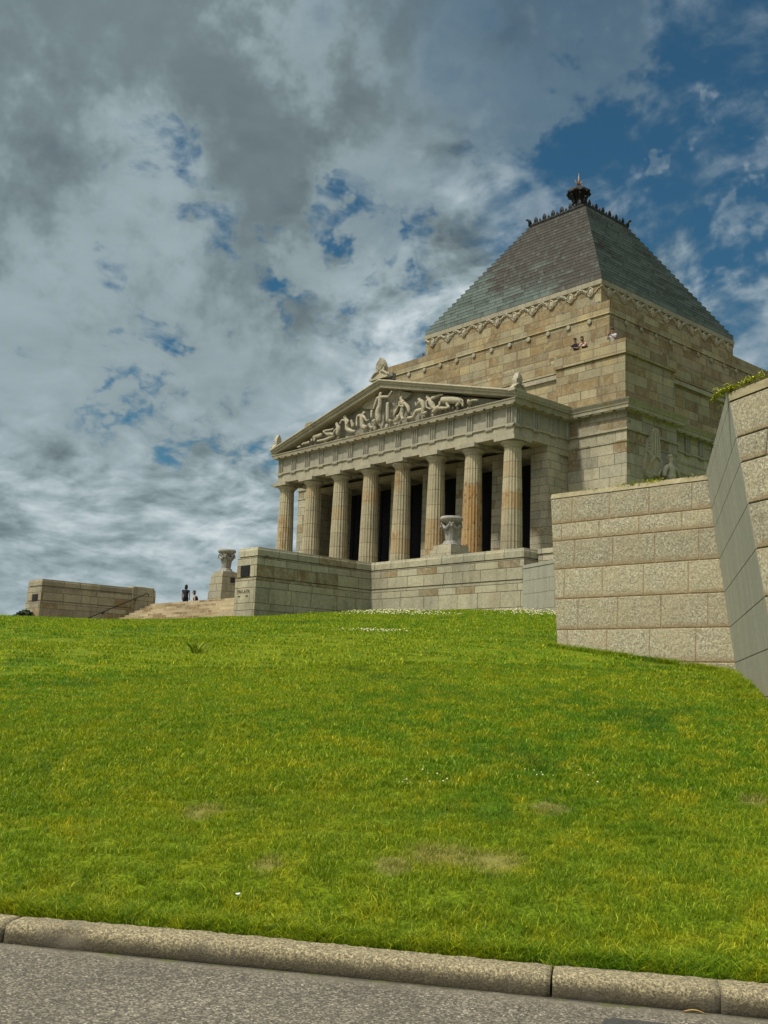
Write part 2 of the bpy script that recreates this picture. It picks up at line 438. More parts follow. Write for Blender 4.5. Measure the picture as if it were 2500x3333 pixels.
FIGS=[('winged_figure',[[(-0.17,22.4,0.16),(-0.19,22.12,0.089),(-0.24,21.84,0.221),(-0.22,21.45,0.177),(-0.27,21.19,0.243),(-0.5,20.89,0.265),(-0.35,20.42,0.33),(-0.29,19.89,0.351)],[(-0.25,21.98,0.133),(0.2,21.94,0.11),(0.77,21.83,0.096),(1.25,22.17,0.087)],[(-0.25,21.98,0.133),(-0.56,21.97,0.111),(-0.67,21.48,0.08),(-0.84,21.08,0.066)],[(0.66,21.46,0.123),(0.7,20.71,0.157),(0.75,19.84,0.148)],[(-1.16,21.18,0.098),(-1.12,20.47,0.106)]]),('kneeling_figure',[[(1.98,21.64,0.156),(2.07,21.39,0.078),(2.28,21.16,0.194),(2.23,20.78,0.172),(2.19,20.4,0.193),(1.67,19.94,0.164),(1.37,19.85,0.108)],[(2.19,20.4,0.15),(2.21,20.02,0.137),(2.46,19.76,0.085)],[(2.28,21.16,0.129),(1.91,21.2,0.078),(1.99,20.91,0.065),(2.48,20.76,0.064)],[(2.28,21.07,0.086),(1.86,20.89,0.065),(1.64,20.55,0.065),(1.35,20.21,0.061)],[(2.34,21.14,0.108),(2.9,20.62,0.149),(2.98,20.18,0.119)],[(1.05,19.99,0.208),(0.75,19.87,0.156)]]),('seated_figure',[[(3.86,21.14,0.17),(4.07,20.95,0.093),(4.31,20.8,0.211),(4.44,20.46,0.177),(4.57,20.21,0.189),(3.63,20.23,0.152),(3.42,19.81,0.11),(2.7,19.87,0.119)],[(4.31,20.82,0.126),(4.08,20.78,0.084),(3.8,20.56,0.068),(3.72,20.89,0.059)],[(4.57,20.19,0.147),(4.29,19.91,0.118),(4.87,19.93,0.104)]]),('reaching_figure',[[(4.73,21.22,0.168),(4.91,20.96,0.092),(5.18,20.74,0.251),(5.37,20.29,0.208),(5.72,19.94,0.145)],[(5.18,20.78,0.167),(4.86,20.72,0.084),(4.91,20.25,0.063),(5.38,20.04,0.058)],[(5.23,20.81,0.167),(5.63,20.9,0.125),(6.13,20.97,0.091),(6.58,20.89,0.058)]]),('lion_figure',[[(6.24,20.57,0.187),(6.5,20.52,0.264),(7.02,20.45,0.251),(7.61,20.32,0.271),(8.19,20.18,0.216),(8.45,19.89,0.107),(8.49,19.67,0.08)],[(8.19,20.15,0.162),(8.02,19.97,0.108),(7.85,19.76,0.076)],[(6.95,20.39,0.191),(6.93,20.06,0.12),(7.27,19.79,0.081)],[(6.28,20.51,0.138),(6.18,20.31,0.11),(6.22,20.11,0.066)],[(8.26,20.25,0.054),(8.55,20.09,0.048),(8.6,19.76,0.043)]]),('reclining_figure',[[(6.07,20.25,0.121),(5.96,20.05,0.165),(5.63,19.92,0.155),(5.33,19.84,0.111)],[(5.92,20.08,0.138),(6.45,19.93,0.11),(7.12,19.84,0.065)]]),('crouching_figure',[[(9.15,20.08,0.224),(9.05,19.89,0.203),(8.85,19.79,0.118)],[(9.33,19.94,0.08),(9.68,19.9,0.074),(10.03,19.86,0.095)]]),('standing_figure',[[(-2.12,21.24,0.153),(-2.24,21.08,0.09),(-2.4,20.91,0.27),(-2.33,20.43,0.215),(-2.34,20.04,0.246),(-1.81,19.86,0.169)],[(-2.4,20.98,0.157),(-2.93,21.01,0.108),(-3.01,20.59,0.09),(-2.84,20.12,0.067)],[(-2.33,20.92,0.157),(-1.92,20.67,0.089),(-1.71,20.37,0.071),(-1.39,20.45,0.053)],[(-1.5,20.2,0.107),(-1.35,19.83,0.115),(-1.03,19.75,0.097)]]),('child_figure',[[(-3.66,20.82,0.127),(-3.62,20.68,0.073),(-3.54,20.51,0.159),(-3.48,20.14,0.163)]]),('mother_figure',[[(-4.58,21.34,0.193),(-4.46,21.12,0.11),(-4.27,20.86,0.206),(-4.11,20.47,0.205),(-4.23,20.17,0.228),(-3.67,19.92,0.158),(-3.06,19.78,0.081)],[(-4.28,20.9,0.114),(-4.83,21.02,0.092),(-4.98,20.66,0.083)],[(-4.28,20.9,0.114),(-3.89,20.72,0.082),(-4.14,20.43,0.068)]]),('shrouded_figure',[[(-5.51,20.98,0.157),(-5.45,20.69,0.138),(-5.2,20.38,0.207),(-5.32,20.08,0.211),(-5.37,19.82,0.165)],[(-5.28,20.44,0.115),(-5.61,20.22,0.074),(-5.87,19.85,0.092)]]),('lying_figure',[[(-7.23,20.53,0.187),(-6.89,20.34,0.117),(-6.59,20.15,0.186),(-6.02,20.08,0.166),(-5.73,19.87,0.101),(-6.29,19.83,0.12),(-6.92,19.74,0.121),(-7.86,19.75,0.084)],[(-6.9,20.41,0.103),(-6.76,20.45,0.084),(-6.19,20.41,0.07),(-5.7,20.42,0.065)]]),('animal_figure',[[(-8.55,20.14,0.17),(-8.19,20.22,0.17),(-7.6,20.2,0.169),(-7.29,20.33,0.131)],[(-8.54,20.09,0.118),(-8.6,19.82,0.085)],[(-8.18,20.13,0.118),(-8.22,19.76,0.071)],[(-8.89,19.87,0.123),(-9.26,19.83,0.104),(-9.64,19.87,0.114),(-9.85,19.73,0.067)],[(-9.92,19.63,0.072),(-10.22,19.64,0.077),(-10.45,19.61,0.048)]])]
WINGL=[(-0.93, 22.15), (-1.59, 22.45), (-2.11, 22.37), (-2.56, 22.1), (-2.81, 21.79), (-2.66, 21.63), (-1.53, 21.38), (-1.09, 21.61)]
WINGR=[(0.15, 22.3), (0.76, 22.48), (1.71, 22.21), (2.75, 21.83), (2.29, 21.54), (1.86, 21.53), (1.32, 21.38), (1.22, 20.88), (0.87, 20.51), (0.7, 21.41), (0.18, 21.72)]
AWING=[(-15.22, 18.11), (-14.95, 18.32), (-14.64, 18.33), (-14.42, 18.27), (-14.35, 16.98), (-14.4, 16.45), (-13.83, 16.13), (-13.48, 15.88), (-14.2, 15.45), (-14.56, 15.03), (-15.69, 14.64), (-15.99, 14.84), (-16.11, 15.23), (-16.09, 15.69), (-15.84, 16.29), (-15.75, 17.18), (-15.35, 17.77)]
AWINGIN=[(-14.89, 16.36), (-15.5, 15.84), (-15.64, 15.31), (-15.34, 14.95), (-14.55, 15.08), (-14.19, 15.55), (-14.28, 16.05), (-14.54, 16.27)]
ANGEL=[[(-13.65,16.42,0.15),(-13.67,16.2,0.13),(-13.68,15.98,0.085),(-13.69,15.70,0.27),(-13.71,15.30,0.27),(-13.73,14.74,0.33),(-13.74,13.71,0.40),(-13.77,12.17,0.42)],[(-13.69,15.70,0.27),(-14.12,15.72,0.15),(-14.42,15.35,0.12),(-14.45,14.9,0.11)],[(-13.69,15.70,0.27),(-13.22,15.72,0.14),(-12.85,15.42,0.11),(-12.62,15.1,0.09)]]
# ------------------------------------------------------------------ the monument
shrine = empty('monument', U(0, 0, 3), 'great stone memorial hall with columned portico and stepped copper pyramid roof', 'memorial')
def P_(name, mb, mat, parent=shrine, **k): return mb.build(name, M[mat] if isinstance(mat, str) else mat, parent, **k)

C1 = cross(17.9, 16.9, 5.95)
mb = MB(U); mb.loft([ring(C1, 0, 2), ring(C1, 0, 16.84), ring(C1, .05, 16.88), ring(C1, .05, 16.98), ring(C1, 0, 17.02), ring(C1, 0, 18.93)], top=False, bottom=False)
P_('lower_wall', mb, 'base')
mb = MB(U); mb.loft([ring(C1, .02, 17.66), ring(C1, .10, 17.68), ring(C1, .10, 17.82), ring(C1, .02, 17.84)], top=False, bottom=False)
P_('string_course', mb, 'trim')
mb = MB(U); mb.loft([ring(C1, -.05, 18.9), ring(C1, .10, 18.93), ring(C1, .12, 19.03), ring(C1, .42, 19.05), ring(C1, .44, 19.28), ring(C1, .48, 19.30), ring(C1, .50, 19.38), ring(C1, .62, 19.60), ring(C1, .64, 19.66), ring(C1, -.3, 19.72)], top=False, bottom=False)
crn = P_('cornice', mb, 'trim')
# mutules under the cornice of the visible fronts
mb = MB(U)
def mut_line(mb, ax, fixed, a, b, d, z=18.97):
    n = max(1, int(abs(b-a)/.9)); st = (b-a)/n
    for i in range(n):
        p = a+st*(i+.14); q = a+st*(i+.86)
        if ax == 'x': mb.box(min(p, q), max(p, q), fixed-(.38 if d < 0 else 0), fixed+(.38 if d > 0 else 0), z, z+.09)
        else: mb.box(fixed, fixed+.38, min(p, q), max(p, q), z, z+.09)
for a_ in (('x', -17.9, 13.3, 18.2, -1), ('x', -17.9, -18.2, -13.3, -1), ('y', 17.9, -18.2, -11.9, 1), ('y', 16.9, -11.8, 11.8, 1), ('y', 17.9, 11.9, 18.2, 1)):
    mb = MB(U); mut_line(mb, *a_); mb.build('mutule_row', M['trim'], crn)
# frieze of the recessed right front
for k, y in enumerate([-10.9+1.82*i for i in range(13)]):
    mb = MB(U)
    for j in (-.22, 0, .22): mb.box(16.90, 17.02, y+j-.08, y+j+.08, 17.86, 18.9)
    mb.box(16.9, 17.06, y-.32, y+.32, 17.56, 17.66)
    P_('triglyph', mb, 'frieze')
# belt above the cornice: buttresses and recessed walls
C2 = cross(17.60, 16.80, 5.9)
mb = MB(U); mb.loft([ring(C2, 0, 19.6), ring(C2, 0, 23.0)], top=False, bottom=False); P_('middle_wall', mb, 'tower')
mb = MB(U)
mb.loft([ring(C2, 0, 23.0), ring(C2, -.06, 23.02), ring(C2, -.06, 23.07), ring(C2, .13, 23.10), ring(C2, .10, 24.14), ring(C2, -.5, 24.14), ring(C2, -.5, 23.1)], top=True, bottom=False)
P_('balcony_parapet', mb, 'tower')
# moulding low on the recessed walls
mb = MB(U)
for s in (0, 1, 2, 3):
    mb.T = rot4(s)
    mb.box(-11.65, 11.65, -16.98, -16.78, 22.68, 22.82); mb.box(-11.65, 11.65, -16.92, -16.78, 22.82, 23.02)
P_('wall_moulding', mb, 'trim')
mb = MB(U); mb.loft([ring(sq(12.91), 0, 23.0), ring(sq(12.91), 0, 28.36)], top=False, bottom=False)
P_('tower_wall', mb, 'tower')
mb = MB(U); mb.loft([ring(sq(12.91), .03, 28.36), ring(sq(12.91), .10, 28.40), ring(sq(12.91), .06, 28.5), ring(sq(12.91), .04, 29.43), ring(sq(12.91), -3.1, 29.5)], top=False, bottom=False)
P_('tower_ledge', mb, 'tower')
mb = MB(U); mb.loft([ring(sq(9.96), 0, 29.3), ring(sq(9.96), 0, 32.38)], top=False, bottom=False)
P_('frieze_wall', mb, 'tower')
mb = MB(U); mb.loft([ring(sq(9.96), .02, 32.38), ring(sq(9.96), .10, 32.42), ring(sq(9.96), .12, 32.80), ring(sq(9.96), .0, 32.86)], top=True, bottom=False)
P_('roof_band', mb, 'trim')
# garland frieze and bosses on the two seen sides (and their opposites)
for s in range(4):
    T = rot4(s)
    mb = MB(T)
    path = []; 
    for i in range(0, 401):
        x = -10+i*.05; ph = math.cos(math.pi*(x+9))
        z = 31.92-.27*ph+.03*math.sin(x*19)
        path.append((x, -9.99-.03*math.sin(x*31), z))
    mb.tube(path, .042, 6)
    mb2 = [(x, y-.02, z+.13+.03*math.sin(x*23+1)) for x, y, z in path if True]
    seg = []
    for p in mb2:
        if abs(((p[0]+9) % 2)-1) < .62: seg.append(p)
        elif seg: mb.tube(seg, [.05+.035*abs(math.sin(q[0]*14)) for q in seg], 6); seg = []
    P_('garland', mb, 'relief', smooth=True)
    if s in (0, 1):
        for k in range(10):
            x = -9+2*k
            mb = MB(T); rg = []
            for d, w, h in ((0, .29, .41), (.14, .29, .41), (.17, .23, .34), (.08, .20, .30), (.15, .14, .21), (.18, .04, .08)):
                rg.append([(x+w*math.cos(a), -9.96-d, 31.93+h*math.sin(a)) for a in [2*math.pi*i/18 for i in range(18)]])
            mb.loft(rg); P_('oval_boss', mb, 'relief')
    if s in (0, 1):
        for k in range(12):
            x = -10.9+2*k
            mb = MB(T); rg = []
            for d, r in ((0, .20), (.09, .20), (.12, .15)):
                rg.append([(x+r*math.cos(a), -12.93-d, 28.13+r*math.sin(a)) for a in [2*math.pi*i/14 for i in range(14)]])
            mb.loft(rg); P_('round_boss', mb, 'trim')
for x in (6.2, 9.78):
    mb = MB(U); mb.box(x-.32, x+.32, -10.45, -10.12, 30.36, 30.78); mb.box(x-.26, x+.26, -10.12, -9.95, 30.42, 30.72)
    mb.box(x-.27, x+.27, -10.47, -10.45, 30.41, 30.73); P_('floodlight', mb, 'lamp')
# stepped copper pyramid
mb = MB(U); rings = []; n = 24; z0, z1, h0, h1 = 32.87, 43.55, 10.0, 3.2
for i in range(n):
    h = h0+(h1-h0)*i/n; h2 = h0+(h1-h0)*(i+1)/n
    za = z0+(z1-z0)*i/n; zb = z0+(z1-z0)*(i+1)/n
    rings += [ring(sq(h), 0, za), ring(sq(h), 0, zb-.04), ring(sq(h), .02, zb-.03), ring(sq(h), .02, zb)]
mb.loft(rings)
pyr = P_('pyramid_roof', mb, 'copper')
mb = MB(U); mb.loft([ring(sq(3.1), 0, 43.5), ring(sq(3.1), .10, 43.56), ring(sq(3.1), .06, 43.70), ring(sq(3.1), .22, 43.78), ring(sq(3.1), .24, 43.94), ring(sq(3.1), .0, 43.98)])
mb.build('roof_cornice', M['copper_dark'], pyr)
def palmette(T, x, y, z, h, w, t):
    mb = MB(T); pr = [(0, .55), (.12, .8), (.4, 1.), (.65, .85), (.85, .5), (1., .06)]
    for sgn in (1,):
        f = [(x-w*b, y, z+h*a) for a, b in pr]+[(x+w*b, y, z+h*a) for a, b in pr[::-1]]
        g = [(px, py+t, pz) for px, py, pz in f]
        c0 = (x, y-t*.6, z+h*.45)
        fi = [mb.pt(*p) for p in f]; gi = [mb.pt(*p) for p in g]; ci = mb.pt(*c0); n = len(f)
        for k in range(n):
            mb.f.append([fi[k], fi[(k+1) % n], ci]); mb.f.append([fi[k], gi[k], gi[(k+1) % n], fi[(k+1) % n]])
        mb.f.append(gi[::-1])
    return mb
for s in range(4):
    T = rot4(s)
    for k in range(6):
        x = -2.55+k*1.02
        palmette(T, x, -3.22, 43.95, .62, .21, .1).build('roof_palmette', M['bronze'], pyr)
        if k < 5: palmette(T, x+.51, -3.22, 43.95, .33, .10, .08).build('roof_palmette', M['bronze'], pyr)
    mb = MB(T)
    mb.tube([(3.2, -3.2, 43.9), (3.25, -3.25, 44.3), (3.42, -3.42, 44.5), (3.5, -3.5, 44.42)], [.16, .13, .08, .04], 8)
    mb.build('corner_crest', M['bronze'], pyr, smooth=True)
# finial
mb = MB(lambda x, y, z: U(x, y, z))
mb.lathe([(.6, 43.95), (.55, 44.2), (.42, 44.3), (.34, 45.2), (.40, 46.2), (.55, 46.7), (.9, 46.95), (1.05, 47.05), (1.12, 47.22), (1.0, 47.38), (.85, 47.5), (.55, 47.75), (.28, 47.9), (.22, 48.0), (.0, 48.02)], n=28, fn=lambda a, z: 1+(.10*math.sin(a*9) if 46.5 < z < 47.8 else 0))
fin = mb.build('finial', M['bronze'], pyr, smooth=True)
for k in range(6):
    a = 2*math.pi*k/6+.3; c, s = math.cos(a), math.sin(a)
    mb = MB(U); mb.tube([(c*.46, s*.46, 44.1), (c*.5, s*.5, 45.2), (c*.4, s*.4, 46.1), (c*.65, s*.65, 46.75), (c*.95, s*.95, 46.95)], [.11, .12, .10, .10, .12], 7)
    for q in (45.0, 46.2): mb.ico((c*.52, s*.52, q), .15, 1)
    for q in range(3): mb.ico((math.cos(a+q*.35)*1.0, math.sin(a+q*.35)*1.0, 47.1), .15, 1)
    mb.build('finial_scroll', M['bronze'], fin, smooth=True)
mb = MB(U); mb.tube([(0, 0, 47.9), (0, 0, 48.5), (0, 0, 49.25)], [.11, .06, .02], 7); mb.ico((0, 0, 48.75), .08, 1)
for k in range(5):
    a = 2*math.pi*k/5+.5; c, s = math.cos(a), math.sin(a)
    mb.tube([(c*.05, s*.05, 47.95), (c*.2, s*.2, 48.25), (c*.42, s*.42, 48.5)], [.07, .05, .02], 6)
mb.build('finial_spike', M['gold'], fin, smooth=True)

# ------------------------------------------------------------------ portico
Z0, ZC = 8.8, 16.62
mb = MB(U)
mb.box(-13.9, 13.9, -24.55, -16.9, 7.4, Z0); mb.box(-14.6, 14.6, -25.3, -24.55, 7.4, 8.2); mb.box(-14.6, -13.9, -24.55, -16.9, 7.4, 8.2); mb.box(13.9, 14.6, -24.55, -16.9, 7.4, 8.2)
P_('stylobate', mb, 'base')
def column_parts():
    N = 160; prof = [(.0, .735), (.12, .722), (.3, .70), (.55, .665), (.8, .615), (1., .575)]
    mb = MB(); rings = []
    for t_, r in prof:
        rg = []
        for i in range(N):
            a = 2*math.pi*i/N; f = (i % 8)/8.
            rr = r*(1-.062*math.sin(math.pi*f))
            rg.append((rr*math.cos(a)*S, rr*math.sin(a)*S, t_*(16.18-Z0)*S))
        rings.append(rg)
    mb.loft(rings, bottom=False)
    sh = mb
    mc = MB()
    mc.lathe([(.50*S, (16.18-Z0)*S), (.585*S, (16.18-Z0)*S), (.60*S, (16.24-Z0)*S), (.59*S, (16.26-Z0)*S), (.66*S, (16.36-Z0)*S), (.80*S, (16.48-Z0)*S), (.84*S, (16.56-Z0)*S), (.80*S, (ZC-Z0)*S)], n=40)
    ma = MB(); a = .90*S; ma.box(-a, a, -a, a, (ZC-Z0)*S, (16.90-Z0)*S)
    return sh, mc, ma
sh, mc, ma = column_parts()
xs = [-12.53+25.06*i/7 for i in range(8)]
WLOC['_z'] = (0, 0, 0)
def mk(mb, nm, mat, sm=False):
    o = _b(mb, nm, M[mat], None, (0, 0, 0), smooth=sm); return o
c0 = mk(sh, 'column', 'column'); e0 = mk(mc, 'capital', 'trim', True); a0 = mk(ma, 'abacus', 'trim')
for q in (e0, a0): q.parent = c0
c0.parent = shrine
stn = [[(.10, .30)], [], [], [], [], [(.05, .45)], [(.10, .62)], [(.38, .52)]]
for i, x in enumerate(xs):
    loc = Vector(U(x, -23.11, Z0))-Vector(WLOC['monument'])
    if i == 0: c0.location = loc; c0.rotation_euler.z = 0
    else:
        c = c0.copy(); COL.objects.link(c); c.location = loc; c.rotation_euler.z = i*math.pi/10
        for ch in (e0, a0):
            d = ch.copy(); COL.objects.link(d); d.parent = c
            if ch is a0: d.rotation_euler.z = -i*math.pi/10
# stained columns: rusty weathering is part of those columns' stone
def stain_col(z_lo, z_hi, amt, top=True):
    m = M['column'].copy(); m.name = 'rust_stained_column_stone'; t = NT(m.node_tree)
    b = [n for n in m.node_tree.nodes if n.type == 'BSDF_PRINCIPLED'][0]
    src = b.inputs['Base Color'].links[0].from_socket
    tc = t.n('ShaderNodeTexCoord').outputs['Object']; p = t.sep(tc)
    n1 = t.noise(t.v('MULTIPLY', tc, (2.6, 2.6, .7)), 1.4, 5, .65, .6)
    z = t.m('ADD', p[2], t.m('MULTIPLY', t.m('SUBTRACT', n1, .5), 1.1))
    w = t.m('MULTIPLY', t.mr(z, z_lo, z_lo+.25), t.mr(z, z_hi, z_hi+.15, 1., 0.))
    c = t.mix(t.m('MULTIPLY', w, t.mr(n1, .3, .62, amt*.35, amt*.9)), src, (.30, .17, .055))
    n2 = t.noise(t.v('MULTIPLY', tc, (3., 3., 1.6)), 2.2, 4, .6)
    c = t.mix(t.m('MULTIPLY', w, t.mr(n2, .54, .66, 0., amt*.9)), c, (.10, .04, .012))
    t.set(b.inputs['Base Color'], c)
    return m
cols = sorted([o for o in shrine.children if o.name.startswith('column')], key=lambda o: o.location.x)
for i, (lo, hi, a) in {0: (.7, 1.8, .8), 3: (4.0, 4.8, .45), 5: (.4, 2.6, .55), 6: (.3, 4.2, .95), 7: (2.6, 3.5, .6), 1: (.2, 1.3, .4)}.items():
    o = cols[i]
    o.data = o.data.copy(); o.data.materials[0] = stain_col(lo, hi, a)
for i, l in {6: 'column streaked with dark rusty stains', 0: 'far corner column with a brown patch low on the shaft'}.items(): cols[i]['label'] = l

# entablature
mb = MB(U)
fp = [(-13.12, -23.72), (13.12, -23.72), (13.12, -16.95), (-13.12, -16.95)]
fi = [(-11.75, -22.35), (11.75, -22.35), (11.75, -16.95), (-11.75, -16.95)]
def frame(mb, o, i, z0, z1):
    for k in (3, 0, 1):
        a, b = k, (k+1) % 4
        O = [o[a], o[b]]; I = [i[a], i[b]]
        mb.face([(*O[0], z0), (*O[1], z0), (*O[1], z1), (*O[0], z1)])
        mb.face([(*I[0], z0), (*I[1], z0), (*I[1], z1), (*I[0], z1)])
        mb.face([(*O[0], z0), (*O[1], z0), (*I[1], z0), (*I[0], z0)])
        mb.face([(*O[0], z1), (*O[1], z1), (*I[1], z1), (*I[0], z1)])
frame(mb, fp, fi, 16.90, 17.64)
P_('architrave', mb, 'trim')
def offr(d): return [(-13.12-d, -23.72-d), (13.12+d, -23.72-d), (13.12+d, -16.95), (-13.12-d, -16.95)]
mb = MB(U); frame(mb, offr(.09), fi, 17.64, 17.76); P_('taenia', mb, 'trim')
mb = MB(U); frame(mb, offr(-.03), fi, 17.76, 18.95); P_('frieze', mb, 'frieze')
mb = MB(U); mb.box(-11.75, 11.75, -22.35, -16.95, 17.2, 17.5)
for k in range(8): mb.box(xs[k]-.35, xs[k]+.35, -22.35, -20.2, 16.95, 17.2)
P_('porch_ceiling', mb, 'frieze')
def triglyph(T, parent=shrine):
    mb = MB(T)
    for j in (-.215, 0, .215):
        mb.loft([[(j-.085, 0, 17.77), (j-.03, -.13, 17.77), (j+.03, -.13, 17.77), (j+.085, 0, 17.77)], [(j-.085, 0, 18.86), (j-.03, -.13, 18.86), (j+.03, -.13, 18.86), (j+.085, 0, 18.86)]])
    mb.box(-.32, .32, -.12, 0, 18.86, 18.95)
    mb.box(-.32, .32, -.13, -.03, 17.56, 17.635)
    for q in range(6): mb.box(-.30+q*.105, -.24+q*.105, -.12, -.03, 17.50, 17.56)
    P_('triglyph', mb, 'frieze')
for k in range(15):
    x = -12.78+25.56*k/14; triglyph(lambda a, b, c, x=x: U(x+a, -23.69+b, c))
for k in range(4):
    y = -23.35+k*1.83
    triglyph(lambda a, b, c, y=y: U(13.09-b, y+a, c)); triglyph(lambda a, b, c, y=y: U(-13.09+b, y-a, c))
# horizontal cornice
def loft3(mb, prof):
    rr = [[(-13.12-d, -16.95, z), (-13.12-d, -23.72-d, z), (13.12+d, -23.72-d, z), (13.12+d, -16.95, z)] for d, z in prof]
    mb.loft(rr, top=False, bottom=False, close=False)
mb = MB(U); loft3(mb, [(-.1, 18.93), (.10, 18.94), (.12, 19.02), (.40, 19.05), (.43, 19.24), (.47, 19.26), (.48, 19.33), (-1.2, 19.37)])
mb.box(-12.8, 12.8, -23.6, -17.0, 19.2, 19.355)
gei = P_('portico_cornice', mb, 'trim')
for a_ in (('x', -23.73, -13.5, 13.5, -1), ('y', 13.13, -24.0, -18.3, 1)):
    mb = MB(U); mut_line(mb, *a_); mb.build('mutule_row', M['trim'], gei)
# raking pediment
APZ, BZ, XB = 23.28, 19.82, 13.66
def zr(x, d=0): return APZ-(APZ-BZ)*abs(x)/XB-d
mb = MB(U); mb.loft([[(-12.9, -23.12, 19.36), (12.9, -23.12, 19.36), (0, -23.12, zr(0, .6))], [(-12.9, -17, 19.36), (12.9, -17, 19.36), (0, -17, zr(0, .6))]])
P_('tympanum', mb, 'frieze')
mb = MB(U)
prof = [(-24.30, 0.), (-24.34, .10), (-24.22, .20), (-24.20, .30), (-24.10, .32), (-24.08, .60), (-22.9, .62)]
rg = []
for x in (-XB, 0, XB):
    rr = []
    for y, d in prof: rr.append((x, y, max(zr(x, d), 19.34)))
    rr += [(x, -17.0, max(zr(x, .62), 19.34)), (x, -17.0, zr(x, 0))]
    rg.append(rr)
mb.loft(rg)
P_('raking_cornice', mb, 'trim')
for s in (1, -1):
    mb = MB(U); mb.loft([[(s*13.55, -24.1, 19.36), (s*13.70, -24.1, 19.5), (s*13.76, -24.1, 19.8), (s*13.5, -24.1, 19.84)], [(s*13.55, -17.9, 19.36), (s*13.70, -17.9, 19.5), (s*13.76, -17.9, 19.8), (s*13.5, -17.9, 19.84)]])
    P_('side_gutter', mb, 'trim')
# carved figures of the pediment
for k, (nm, chains) in enumerate(FIGS):
    dy = {'lion_figure': -.03, 'winged_figure': -.12}.get(nm, -.02)
    ch3 = []
    for j, ch in enumerate(chains):
        ch3.append([(x, -23.68+dy-(.05 if j else .0)-.12*(1 if r < .09 else 0)*(0 if j == 0 and i == 0 else 1), z, min(r*(1.22 if j == 0 and i == 0 else 1.), .26)*S*.95) for i, (x, z, r) in enumerate(ch)])
        # chains that start inside the body share its joint
    skel(nm, ch3, M['relief'], shrine, T=U, fat=1.2)
def slab(T, pts, y0, y1):
    mb = MB(T); mb.loft([[(x, y0, z) for x, z in pts], [(x, y1, z) for x, z in pts]]); return mb
for W in (WINGL, WINGR):
    mb = slab(U, W, -23.42, -23.12)
    cx = sum(p[0] for p in W)/len(W); sg = -1 if cx < 0 else 1
    for k in range(9):
        f = k/8.; a = Vector((-.3, 22.0)) if sg < 0 else Vector((.5, 21.9))
        e = Vector(W[1]).lerp(Vector(W[4]), f) if sg < 0 else Vector(W[2]).lerp(Vector(W[6]), f)
        st = a.lerp(e, .3); mb.tube([(st.x, -23.45, st.y), (e.x, -23.43, e.y)], [.03, .05], 5)
    P_('carved_wing', mb, 'relief')
# drapery and plinth lumps behind the figures
mb = MB(U)
for i in range(95):
    x = random.uniform(-10.2, 9.6); zt = zr(x, .75); 
    z = 19.42+random.random()**2*max(.05, min(1.1, (zt-19.5)*.45))
    r = random.uniform(.08, .19); mb.ico((x, -23.42, z), r, 1, (random.uniform(.6, 1.3), .9, random.uniform(.7, 1.7)))
mb.tube([(-10.5+i*.5, -23.32, 19.47) for i in range(42)], .16, 6)
P_('carved_drapery', mb, 'relief', smooth=True)
# antefixes
def antefix(T, parent, w=.72, h=1.55):
    mb = MB(T)
    pr = [(0, 1.), (.08, 1.), (.2, .72), (.32, .46), (.40, .50), (.55, .52), (.72, .42), (.88, .24), (1., .04)]
    F = [(-w*b, -.16, h*a) for a, b in pr]+[(w*b, -.16, h*a) for a, b in pr[::-1]]
    G = [(x, .22, z) for x, y, z in F]
    mb.loft([G, F])
    for k in range(7):
        a = (k-3)/3.; mb.tube([(a*.10*w, -.17, h*.40), (a*.42*w, -.19, h*.62), (a*.30*w, -.17, h*(.93-.12*abs(a)))], [.04, .05, .025], 5)
    for s in (-1, 1): mb.tube([(s*.12*w, -.2, h*.33), (s*w*.55, -.22, h*.26), (s*w*.95, -.2, h*.08)], [.05, .065, .05], 6)
    mb.box(-w*1.1, w*1.1, -.3, .3, -.12, .02)
    return P_('antefix', mb, M['relief'])
antefix(lambda x, y, z: U(x-.05, -24.0+y, 23.42+z), shrine, .95, 1.6)
antefix(lambda x, y, z: U(13.42-y, -23.75+x, 19.9+z), shrine, .55, 1.2)
antefix(lambda x, y, z: U(-13.42+y, -23.75-x, 19.9+z), shrine, .5, 1.25)
mb = MB(U); mb.box(.85, 1.2, -23.9, -23.6, 23.15, 23.62); mb.box(.8, 1.25, -24.02, -23.9, 23.35, 23.62); P_('floodlight', mb, 'lamp')
mb = MB(U); mb.box(-8.95, -8.2, -12.6, -12.2, 29.44, 29.62); mb.box(-7.75, -7.6, -12.6, -12.4, 29.44, 29.95); P_('roof_vent', mb, 'lamp')

# porch wall with tall openings between piers
yb = -20.17
piers = [8.04+1.82*0]  # right edges of openings sit at 8.04, 4.46 ...
mb = MB(U)
for k in range(8):
    c = 12.53-3.58*k
    a, b = c-.91, c+.59 if k == 0 else c+.91
    if k == 7: a = c-.59
    mb.box(a, b, yb, (-18.92 if k in (0, 7) else yb+.42), Z0, 16.43)
P_('porch_piers', mb, 'pier')
mb = MB(U); mb.box(-13.09, 13.09, yb+.03, -17.2, 16.43, 16.897); P_('porch_lintel', mb, 'pier')
mb = MB(U)

for k in range(7):
    c = 12.53-3.58*k-1.79
    mb = MB(U); mb.box(c-1.79, c+1.788, -17.75, -17.6, Z0, 16.43)
    for j in (-.45, .45):
        for q in range(4): mb.box(c+j-.34, c+j+.34, -17.83, -17.75, Z0+.3+q*1.85, Z0+1.95+q*1.85)
    P_('porch_dark_panel', mb, 'porch_dark')  # near-black colour stands in for the shade inside the porch
for x_ in (12.6, -13.0):
    mb = MB(U); mb.box(x_, x_+.4, -18.92, -16.9, Z0, 16.425); P_('side_wall', mb, 'pier')

